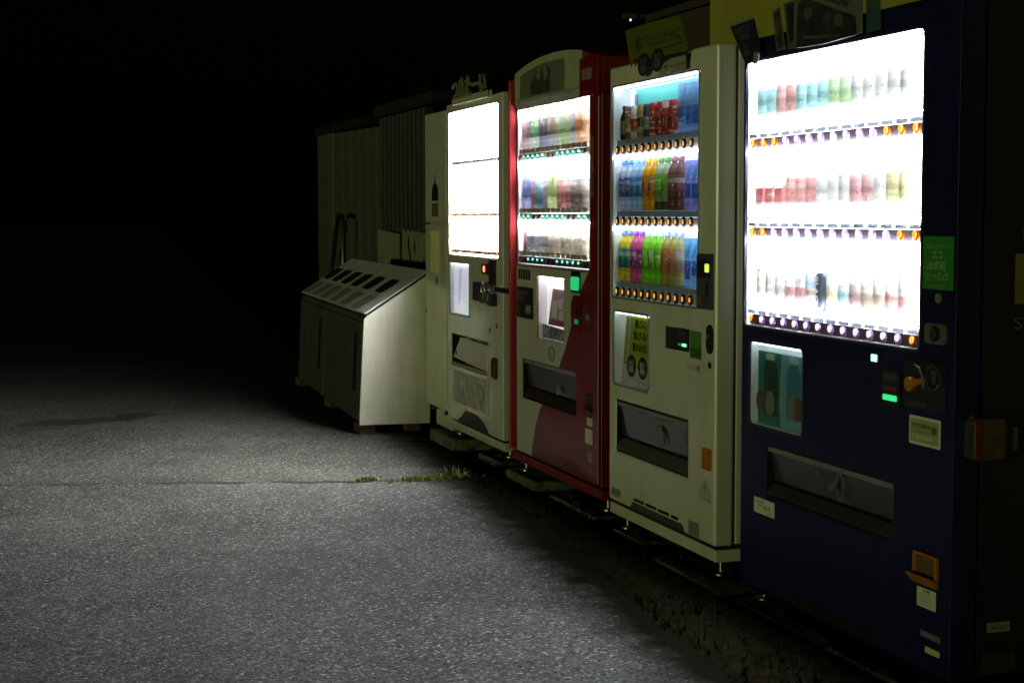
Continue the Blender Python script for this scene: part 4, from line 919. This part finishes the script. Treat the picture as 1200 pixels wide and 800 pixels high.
lp = MB().prism(rrect(0.735, 0.845, 1.085, 1.145, 0.02), -0.015, 0.001).build('lamp_button', mat('dark_red_lens', (0.12,0.01,0.005), 0.25, coat=0.5), wt, 0.006)
MB().prism(rrect(0.78, 0.805, 1.10, 1.132, 0.01), -0.018, -0.0149).build('lamp_glow', emit('red_lamp_glow', (1.0, 0.35, 0.2), 1.6), lp)
MB().prism(rrect(0.862, 0.965, 1.0, 1.17, 0.01), -0.012, 0.001).build('coin_panel', BLACK, wt, 0.004)
MB().prism(rrect(0.62, 0.79, 0.945, 1.045, 0.008), -0.03, 0.001).build('coin_box', BLACK, wt, 0.005)
hp = MB().box(0.80, 0.98, -0.02, 0.001, 1.0, 1.04).build('lock_hasp', STEEL, wt, 0.004)
pl = MB().prism(rrect(0.79, 0.86, 0.94, 1.0, 0.014), -0.045, -0.02).build('padlock', STEEL, wt, 0.005)
MB().tube([(0.825 + 0.024*math.cos(R(a)), -0.032, 1.0 + 0.045*math.sin(R(a))) for a in range(0, 181, 15)], 0.006).build('shackle', STEEL, pl, smooth=True)
MB().prism(rrect(0.875, 0.985, 0.93, 0.995, 0.015), -0.03, 0.001).build('lock_body', mat('blue_black_plastic', (0.02,0.022,0.035), 0.35), wt, 0.005)
MB().box(0.95, 1.20, -0.018, -0.006, 1.005, 1.03).build('security_bar', BLACK, wt, 0.003)
# delivery opening with a pale swinging flap
u0, u1, w0, w1 = WS
mb = MB().box(u0-0.003, u1+0.003, 0.09, 0.096, w0-0.003, w1+0.003).box(u0-0.003, u0+0.003, 0.004, 0.09, w0+0.003, w1-0.003).box(u1-0.003, u1+0.003, 0.004, 0.09, w0+0.003, w1-0.003).box(u0-0.003, u1+0.003, 0.004, 0.09, w0-0.003, w0+0.003).box(u0-0.003, u1+0.003, 0.004, 0.09, w1-0.003, w1+0.003)
mb.build('delivery_box', BLACK, wt)
fl = MB().prism([(0.098,0.60),(0.80,0.572),(0.803,0.715),(0.25,0.722)], 0.006, 0.012).build('delivery_flap', mat('pale_flap', (0.42,0.41,0.36), 0.35, var=0.12, scale=14), wt, 0.003)
for bu, bz in ((0.17,0.63),(0.76,0.60)): MB().cyl_y(bu, bz, 0.008, 0.002, 0.0061, 10, 1, 1.6).build('flap_pin', BLACK, fl)
MB().box(u0+0.003, u1-0.003, -0.006, 0.03, w0+0.001, w0+0.022).build('delivery_lip', GREY, wt, 0.003)
mm = mat('mottled_plate', (0.34,0.33,0.33), 0.5, var=0.5, scale=18, dirt=0.5, dirt_col=(0.16,0.14,0.12))
rsheet('cover_plate', 0.13, 0.75, 0.355, 0.53, mm, wt, 0.0, 0.004, 0.01)
for (a, b) in ((0.775,0.795),(0.80,0.825)): MB().prism(rrect(a, b, 0.35, 0.62, 0.006), -0.003, 0.001).build('trim_strip', mat('strip_pale', (0.45,0.44,0.4), 0.35), wt)
c_ = MB().ring(rrect(0.90, 0.985, 0.555, 0.665, 0.02), rrect(0.912, 0.973, 0.568, 0.652, 0.014), -0.012, 0.001).build('coin_return', BLACK, wt, 0.003)
MB().box(0.91, 0.976, -0.004, 0.0, 0.566, 0.654).build('return_back', mat('return_brown', (0.12,0.05,0.015), 0.4), c_)
for bu, bz in ((0.845,0.80),(0.975,0.83)): MB().cyl_y(bu, bz, 0.009, -0.003, 0.001, 10, 1, 1.4).build('keyhole', BLACK, wt)
sheet('toe_recess', [(0.20,0.252),(0.84,0.252),(0.74,0.30),(0.60,0.33),(0.38,0.33),(0.30,0.29)], BLACK, wt, -0.0005, 0.001)

# ================================================================== narrow cabinet left of the white machine
cb = thing('narrow_cabinet', 'tall narrow cream cabinet with a small dark bottle emblem, left of the white machine', 'cabinet', (D, 9.385, 0), R(-90))
cb.matrix_world = Matrix.Translation((D, 9.385, 0)) @ Matrix.Rotation(R(-90), 4, 'Z')
MB().box(0.0, 0.478, 0.03, 0.7, 0.27, 1.99).build('cabinet_body', CREAM2, cb, 0.006)
MB().box(0.003, 0.478, 0.0, 0.027, 1.351, 1.985).build('upper_door', CREAM2, cb, 0.006)
dl = MB().box(0.003, 0.478, 0.0, 0.027, 0.275, 1.343).build('lower_door', CREAM2, cb, 0.006)
MB().box(0.12, 0.46, 0.03, 0.6, 0.16, 0.265).build('plinth', CREAM2, cb, 0.006)
be = sheet('bottle_emblem', [(0.165,1.478),(0.305,1.478),(0.305,1.545),(0.285,1.565),(0.25,1.58),(0.243,1.63),(0.227,1.63),(0.222,1.58),(0.185,1.565),(0.165,1.545)], BLACK, cb, 0.0)
sheet('emblem_base', [(0.16,1.385),(0.305,1.385),(0.305,1.463),(0.16,1.463)], mat('emblem_brown', (0.11,0.08,0.035), 0.5), be, 0.0)
MB().box(0.14, 0.31, -0.006, 0.0, 1.06, 1.305).build('handle_strip', mat('strip_cream', (0.62,0.58,0.30), 0.35), cb, 0.003)
MB().cyl_y(0.265, 1.018, 0.013, -0.004, 0.001, 12, 1, 1.5).build('keyhole', BLACK, cb)
for bz in (1.686, 0.83): MB().cyl_y(0.03, bz, 0.009, -0.008, 0.001, 10).build('door_rivet', STEEL, cb)
for bu in (0.15, 0.44): MB().cyl_y(bu, 0.262, 0.012, -0.004, 0.031, 10).build('hinge_pin', DARK, cb)

# ================================================================== recycling bin
th = R(2.43)
bn = thing('recycling_bin', 'long cream recycling bin with dark slots along its sloping lid, on small bricks', 'recycling bin')
bn.matrix_world = Matrix.Translation((1.993, 9.42, GZ)) @ Matrix.Rotation(R(90) - th, 4, 'Z') @ Matrix.Scale(0.9355, 4)
# local x runs along the bin away from the camera, local y towards -X (street), so depth b is -y
BIN = mat('bin_enamel', (0.72, 0.71, 0.64), 0.42, var=0.06, scale=4, dirt=0.45, dirt_col=(0.28,0.26,0.16))
BIN_T = mat('bin_lid', (0.48, 0.49, 0.47), 0.55, var=0.12, scale=6, dirt=0.3)
BIN_D = mat('bin_doors', (0.055, 0.06, 0.053), 0.5, var=0.1, scale=5, dirt=0.3)  # shade on the bin's front is put into this dark grey
LB = 2.98
def byz(pts): return [(-b, z) for b, z in pts]
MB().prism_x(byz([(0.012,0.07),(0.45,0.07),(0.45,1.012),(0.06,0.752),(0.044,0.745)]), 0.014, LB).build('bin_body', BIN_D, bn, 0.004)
MB().prism_x(byz([(0.0,0.062),(0.46,0.062),(0.46,1.02),(0.052,0.757),(0.034,0.735)]), 0.0, 0.013).build('end_panel', BIN, bn, 0.003)
sl = (1.025-0.76)/0.41
lid = MB().prism_x(byz([(0.045,0.7665),(0.455,0.757+0.425*sl),(0.455,0.769+0.425*sl),(0.036,0.775)]), 0.0, LB+0.02).build('lid', BIN_T, bn, 0.004)
def on_lid(a0, a1, b0, b1, name, m, parent, t=0.004):
    def zz(b): return 0.7672 + (b-0.02)*0.6445
    mb = MB()
    pts = rrect(a0, a1, b0, b1, 0.03, 4)
    lo = [mb.bm.verts.new((a, -b, zz(b)+0.0006)) for a, b in pts]; hi = [mb.bm.verts.new((a, -b, zz(b)+t)) for a, b in pts]
    mb.bm.faces.new(lo); mb.bm.faces.new(hi)
    for i in range(len(pts)): j = (i+1) % len(pts); mb.bm.faces.new((lo[i], lo[j], hi[j], hi[i]))
    return mb.build(name, m, parent)
for a in (0.45, 0.95, 1.44, 1.90, 2.36, 2.80):
    on_lid(a-0.14, a+0.14, 0.205, 0.325, 'slot', BLACK, lid)
    on_lid(a-0.17, a+0.13, 0.045, 0.17, 'lid_label', mat('lid_label_grey', (0.22,0.23,0.22), 0.5, var=0.2), lid, 0.003)
for d0, d1, hs in ((0.03, 1.575, 0.24), (1.61, 2.96, 1.84)):
    fr = lambda z, o=0.0: -(0.012 + 0.032*(z-0.07)/0.675) + o      # the front leans back a little
    def slab(a0, a1, z0, z1, o0, o1): return MB().prism_x([(fr(z0, o0), z0), (fr(z0, o1), z0), (fr(z1, o1), z1), (fr(z1, o0), z1)], a0, a1)
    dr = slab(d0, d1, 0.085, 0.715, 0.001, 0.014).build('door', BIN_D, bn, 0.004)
    slab(hs-0.045, hs+0.055, 0.26, 0.635, 0.0145, 0.0165).build('handle_slot', BLACK, dr)
    for k in range(2): slab(hs+0.42+0.06*k, hs+0.425+0.06*k, 0.42, 0.52, 0.0145, 0.016).build('door_mark', DARK, dr)
for q in (0.02, 0.06): MB().lathe([(0.012,0),(0.012,0.03),(0.006,0.04)], 10, (q, -0.46, 1.02)).build('lid_latch', STEEL, bn, smooth=True)
BRICK = mat('red_brick', (0.09, 0.045, 0.034), 0.9, var=0.3, scale=20, bump=0.5)
for (bx, by, lab) in ((2.04, 9.48, 'red brick under the near front corner of the recycling bin'), (2.12, 10.85, 'red brick under the middle of the recycling bin'), (2.17, 12.3, 'red brick under the far end of the recycling bin'), (2.33, 9.52, 'red brick under the near back corner of the recycling bin')):
    tag(MB().box(bx-0.035, bx+0.055, by-0.03, by+0.17, GZ, GZ+0.0575).build('brick', BRICK, None, 0.004), lab, 'brick', 'bricks under the recycling bin')

# ================================================================== shed, screen, boards, hand truck
SHED = mat('shed_metal', (0.056, 0.054, 0.040), 0.5, var=0.12, scale=5, dirt=0.3)
sd = thing('metal_shed', 'olive corrugated metal shed wall behind the recycling bin', 'shed', (2.82, 13.4, 0))
p0 = Vector((2.905, 12.76)); p1 = Vector((2.765, 13.98)); dv = (p1-p0); Ls = dv.length; dv.normalize(); nv_ = Vector((-dv.y, dv.x))
if nv_.x > 0: nv_ = -nv_
mb = MB(); prev = None
prof = []; s_ = 0.0
while s_ < Ls:
    for ds, dp in ((0.0, 0.0), (0.08, 0.0), (0.12, 0.012), (0.19, 0.012), (0.225, 0.0)):
        if s_+ds <= Ls: prof.append((s_+ds, dp))
    s_ += 0.225
prof = sorted(set(prof))
for s1, dp in prof:
    q = p0 + dv*s1 + nv_*dp
    a = mb.bm.verts.new((q.x-2.82, q.y-13.4, 0.0)); b = mb.bm.verts.new((q.x-2.82, q.y-13.4, 2.10))
    if prev: mb.bm.faces.new((prev[0], a, b, prev[1]))
    prev = (a, b)
o = mb.build('corrugated_sheet', SHED, sd)
sm = o.modifiers.new('thickness', 'SOLIDIFY'); sm.thickness = 0.003
MB().box(-0.075, 0.02, 0.58, 0.72, 0, 2.16).build('corner_post', mat('post_olive', (0.085,0.082,0.058), 0.45), sd, 0.01)
MB().box(-0.085, 0.4, 0.722, 1.25, 0, 2.17).build('end_panel', mat('end_olive', (0.06,0.058,0.035), 0.55), sd, 0.006)
MB().box(-0.10, 0.6, -0.66, 1.28, 2.105, 2.17).build('roof_edge', mat('roof_dark', (0.012,0.012,0.011), 0.8, spec=0.1), sd, 0.008)
sc_ = thing('slatted_screen', 'dark vertical slatted screen above the stained boards', 'screen', (2.9, 12.04, 0))
MB().box(0.03, 0.05, -0.75, 0.72, 1.25, 2.2).build('backing', mat('screen_back', (0.02,0.022,0.022), 0.6), sc_)
SL = mat('slat_dark', (0.045, 0.052, 0.05), 0.5, var=0.15)
for k in range(11):
    MB().box(-0.02, 0.022, 0.66-0.135*k-0.03, 0.66-0.135*k+0.03, 1.27, 2.16).build('slat', SL, sc_, 0.004)
MB().box(-0.06, 0.4, -1.1, 0.72, 2.165, 2.25).build('eave_beam', mat('beam_grey', (0.014,0.016,0.016), 0.8, spec=0.15, var=0.2), sc_, 0.006)
BRD = mat('stained_board', (0.19,0.185,0.13), 0.6, var=0.12, scale=6, dirt=0.7, dirt_col=(0.06,0.055,0.03))
for (ya, yb, lab) in ((12.13, 13.16, 'stained cream board under the slatted screen, farther one next to the shed'), (11.0, 12.06, 'stained cream board under the slatted screen, nearer one next to the narrow cabinet')):
    bt = thing('stained_board', lab, 'board', (2.885, (ya+yb)/2, 0), 0, 'boards below the screen')
    h = (yb-ya)/2
    mb = MB(); mb.prism_x([(-h, 0.0), (h, 0.0), (h, 1.295), (-h, 1.25)], 0.0, 0.014); mb.build('board_sheet', BRD, bt, 0.003)
    for _ in range(5):
        yy = random.uniform(-h*0.9, h*0.9); zz = random.uniform(1.0, 1.2); r_ = random.uniform(0.012, 0.03)
        MB().prism_x([(yy-r_, zz), (yy-r_*0.3, zz-3*r_), (yy+r_*0.5, zz-2*r_), (yy+r_, zz+r_), (yy, zz+2.5*r_)], -0.0012, -0.0002).build('black_stain', BLACK, bt)
    MB().prism_x([(h-0.05, 0.98), (h-0.02, 0.98), (h-0.005, 1.27), (h-0.04, 1.27), (h-0.03, 1.1)], -0.0012, -0.0002).build('black_stain', BLACK, bt)
ht = thing('hand_truck', 'black tubular handle loop of a hand truck standing behind the bin', 'hand truck', (2.70, 13.5, 0))
MB().tube([(0.0,0.38,0.12),(0.0,0.34,0.95),(0.0,0.12,1.30),(0.0,0.06,1.375),(0.0,0.0,1.395),(0.0,-0.12,1.385),(0.0,-0.18,1.33),(0.0,-0.15,0.95),(0.0,-0.15,0.12)], 0.02).build('frame', BLACK, ht, smooth=True)
for zz in (0.35, 0.75): MB().tube([(0,0.36,zz),(0,-0.15,zz)], 0.012).build('cross_bar', BLACK, ht, smooth=True)
MB().box(-0.22, 0.02, -0.17, 0.40, 0.10, 0.108).build('toe_plate', BLACK, ht)
for yy in (-0.2, 0.42):
    w = MB().lathe([(0.05,-0.02),(0.11,-0.02),(0.115,0.0),(0.11,0.02),(0.05,0.02)], 18).build('wheel', BLACK, ht, smooth=True); w.rotation_euler = (R(90),0,0); w.location = (0.03, yy, 0.115)

# ================================================================== buildings behind
YW = mat('yellow_plaster', (0.27, 0.25, 0.03), 0.85, var=0.12, scale=3, bump=0.3, bscale=30, dirt=0.3, dirt_col=(0.15,0.13,0.03))
bd = thing('yellow_building', 'plain yellow plastered building wall rising behind the navy and cream machines', 'building', (3.3, 4.5, 0))
MB().box(0.0, 3.5, -3.5, 2.83, 0.0, 3.6).build('wall', YW, bd, 0.01)
MB().box(-0.15, 3.6, -3.6, 2.93, 3.602, 3.75).build('roof', mat('roof_edge_dark', (0.06,0.055,0.05), 0.8), bd)
bw = thing('brown_wall', 'low dark brown wall beside the yellow building', 'wall', (3.4, 7.8, 0))
MB().box(0.0, 0.12, -0.46, 0.52, 0.0, 2.44).build('wall_body', mat('brown_boards', (0.04,0.03,0.016), 0.8, var=0.2, scale=4), bw)
MB().box(-0.03, 0.15, -0.46, 0.53, 2.442, 2.48).build('coping', mat('coping_brown', (0.03,0.022,0.014), 0.8), bw)
lm = thing('street_lamp', 'tiny lit street lamp far away above the red machine', 'street lamp', (15.77, 40.0, 0))
MB().lathe([(0.09,0),(0.06,3.0),(0.045,6.5)], 10, (0.5,0,0)).build('pole', mat('lamp_pole', (0.05,0.05,0.05), 0.6), lm, smooth=True)
MB().box(0.152, 0.55, -0.05, 0.05, 6.5, 6.58).build('arm', mat('lamp_pole', (0.05,0.05,0.05), 0.6), lm)
MB().box(-0.2, 0.15, -0.09, 0.09, 6.462, 6.60).build('lamp_head', mat('lamp_pole', (0.05,0.05,0.05), 0.6), lm)
MB().lathe([(0.012,6.42),(0.02,6.44),(0.014,6.46)], 12).build('lamp_bulb', emit('far_lamp', (1.0,0.95,0.7), 3.0), lm, smooth=True)

# ================================================================== cards and posters stuck on top of the machines
def topper(name, label, cat, yl, grp='paper signs on top of the machines'):
    t = thing(name, label, cat, (D, yl, 0), R(-90), grp)
    t.matrix_world = Matrix.Translation((D, yl, 0)) @ Matrix.Rotation(R(-90), 4, 'Z')
    return t
t = topper('poster_card', 'yellow-green card with dark lettering and two round badges on top of the cream machine', 'poster', 6.305)
sheet('card_sheet', [(0.228,2.122),(0.5,2.128),(0.773,2.118),(0.845,2.008),(0.842,1.985),(0.5,1.99),(0.32,2.005),(0.295,1.972)], mat('olive_card', (0.085,0.1,0.008), 0.5), t, -0.02, 0.002)
sheet('card_band', [(0.42,1.985),(0.843,1.983),(0.838,1.955),(0.6,1.96),(0.42,1.95)], paint((0.02,0.022,0.05)), t, -0.021, 0.0015)
sheet('card_tag', [(0.575,1.915),(0.6,1.955),(0.70,1.972),(0.835,1.972),(0.835,1.925),(0.7,1.925)], paint((0.26,0.275,0.2)), t, -0.0226, 0.0012)
text('夏にうれしいカラダに', INK, t, 0.34, 0.79, 2.032, 2.082, -0.0225, bold=0.02); sheet('underline', [(0.62,2.014),(0.8,2.018),(0.8,2.024),(0.62,2.02)], INK, t, -0.022)
for cx, cz, tx in ((0.43,1.972,'水分\n補給'),(0.57,1.978,'塩分\n補給')):
    b_ = MB().cyl_y(cx, cz, 0.062, -0.0255, -0.024, 22, 0.95, 0.72).build('card_badge', paint((0.015,0.016,0.02)), t); text(tx, paint((0.12,0.12,0.12)), b_, cx-0.035, cx+0.035, cz-0.03, cz+0.03, -0.0262)
text('サーバー', INK, t, 0.63, 0.83, 1.93, 1.955, -0.0245, bold=0.02)
t = topper('paper_sign', 'dark tilted paper sign with grey lettering over the left corner of the navy machine', 'sign', 5.03)
sheet('sign_sheet', [(-0.049,2.03),(0.135,2.036),(0.181,1.949),(0.17,1.895),(0.075,1.893)], paint((0.016,0.016,0.028)), t, -0.03, 0.0016)
sheet('sign_edge', [(-0.055,2.037),(0.13,2.046),(0.135,2.036),(-0.049,2.028)], paint((0.18,0.19,0.14)), t, -0.0318, 0.001)
text('お知らせ', paint((0.1,0.1,0.12)), t, -0.01, 0.10, 2.0, 2.022, -0.0322); text('新発売', paint((0.09,0.09,0.11)), t, 0.02, 0.10, 1.975, 1.995, -0.0322); text('缶\n珈琲', paint((0.09,0.09,0.11)), t, 0.06, 0.11, 1.915, 1.962, -0.0322)
sheet('paper_tab', [(0.135,1.885),(0.165,1.885),(0.17,1.925),(0.14,1.925)], paint((0.2,0.21,0.14)), t, -0.0322)
t = topper('picture_card', 'large pale card with black lettering and dark picture atop the navy machine', 'sign', 5.03)
sheet('card_sheet', [(0.40,2.16),(0.825,2.15),(0.827,1.918),(0.60,1.914),(0.405,1.916)], mat('pale_card', (0.10,0.115,0.08), 0.5), t, -0.022, 0.002)
sheet('card_picture', [(0.43,2.045),(0.475,2.06),(0.77,1.975),(0.79,1.965),(0.797,1.914),(0.60,1.908),(0.42,1.912)], mat('card_picture_dark', (0.022,0.026,0.03), 0.45, var=0.5, scale=16), t, -0.024)
for cx, cz, cc in ((0.50,2.01,(0.07,0.08,0.06)),(0.62,1.985,(0.07,0.035,0.03)),(0.69,1.968,(0.07,0.075,0.06))): MB().cyl_y(cx, cz, 0.026, -0.0265, -0.0254, 14, 1.0, 0.7).build('picture_print', paint(cc), t)
sheet('picture_print', [(0.47,1.945),(0.70,1.925),(0.70,1.918),(0.47,1.936)], paint((0.06,0.075,0.08)), t, -0.0255)
o = text('rainbow', INK, t, 0.0, 0.21, 0.0, 0.036, -0.0247, bold=0.03)
o.location = (0.545, 0, 2.055); o.rotation_euler = (0, R(17), 0)
t = topper('leaflet', 'left of two narrow dark leaflets on top of the navy machine', 'leaflet', 5.03)
sheet('leaflet_sheet', [(0.245,2.046),(0.293,2.056),(0.336,1.92),(0.272,1.916)], paint((0.08,0.09,0.065)), t, -0.017); sheet('leaflet_print', [(0.256,2.035),(0.288,2.043),(0.318,1.93),(0.286,1.925)], paint((0.035,0.025,0.025)), t, -0.0183)
text('缶\n珈\n琲', paint((0.12,0.12,0.09)), t, 0.268, 0.295, 1.96, 2.025, -0.0198)
t = topper('leaflet', 'right of two narrow dark leaflets on top of the navy machine', 'leaflet', 5.03)
sheet('leaflet_sheet', [(0.315,2.063),(0.392,2.065),(0.424,1.92),(0.349,1.915)], paint((0.075,0.085,0.05)), t, -0.0145); sheet('leaflet_print', [(0.335,2.055),(0.39,2.057),(0.40,1.94),(0.36,1.935)], paint((0.02,0.022,0.03)), t, -0.0158)
t = topper('teal_strip', 'dark teal paper strip right of the large card on the navy machine', 'paper strip', 5.03)
sheet('strip_sheet', [(0.829,2.03),(0.905,2.02),(0.915,1.918),(0.832,1.916)], paint((0.03,0.07,0.065)), t, -0.012)
text('ENERGY', paint((0.09,0.12,0.1)), t, 0.84, 0.895, 1.985, 2.01, -0.0138)
t = topper('letter_sign', 'row of pale cut-out letters standing on top of the white machine', 'sign', 8.89)
MB().box(0.21, 0.90, -0.024, -0.02, 1.995, 2.03).build('sign_strip', mat('sign_pale', (0.3,0.29,0.2), 0.5), t)
text('つめたーい', mat('letter_olive', (0.16,0.15,0.08), 0.5), t, 0.215, 0.87, 2.015, 2.135, -0.025, bold=0.03, depth=0.004)
MB().prism([(0.905,2.0),(0.96,2.0),(0.945,2.03),(0.925,2.03)], -0.02, -0.015).build('sign_clip', mat('sign_pale', (0.3,0.29,0.2), 0.5), t)
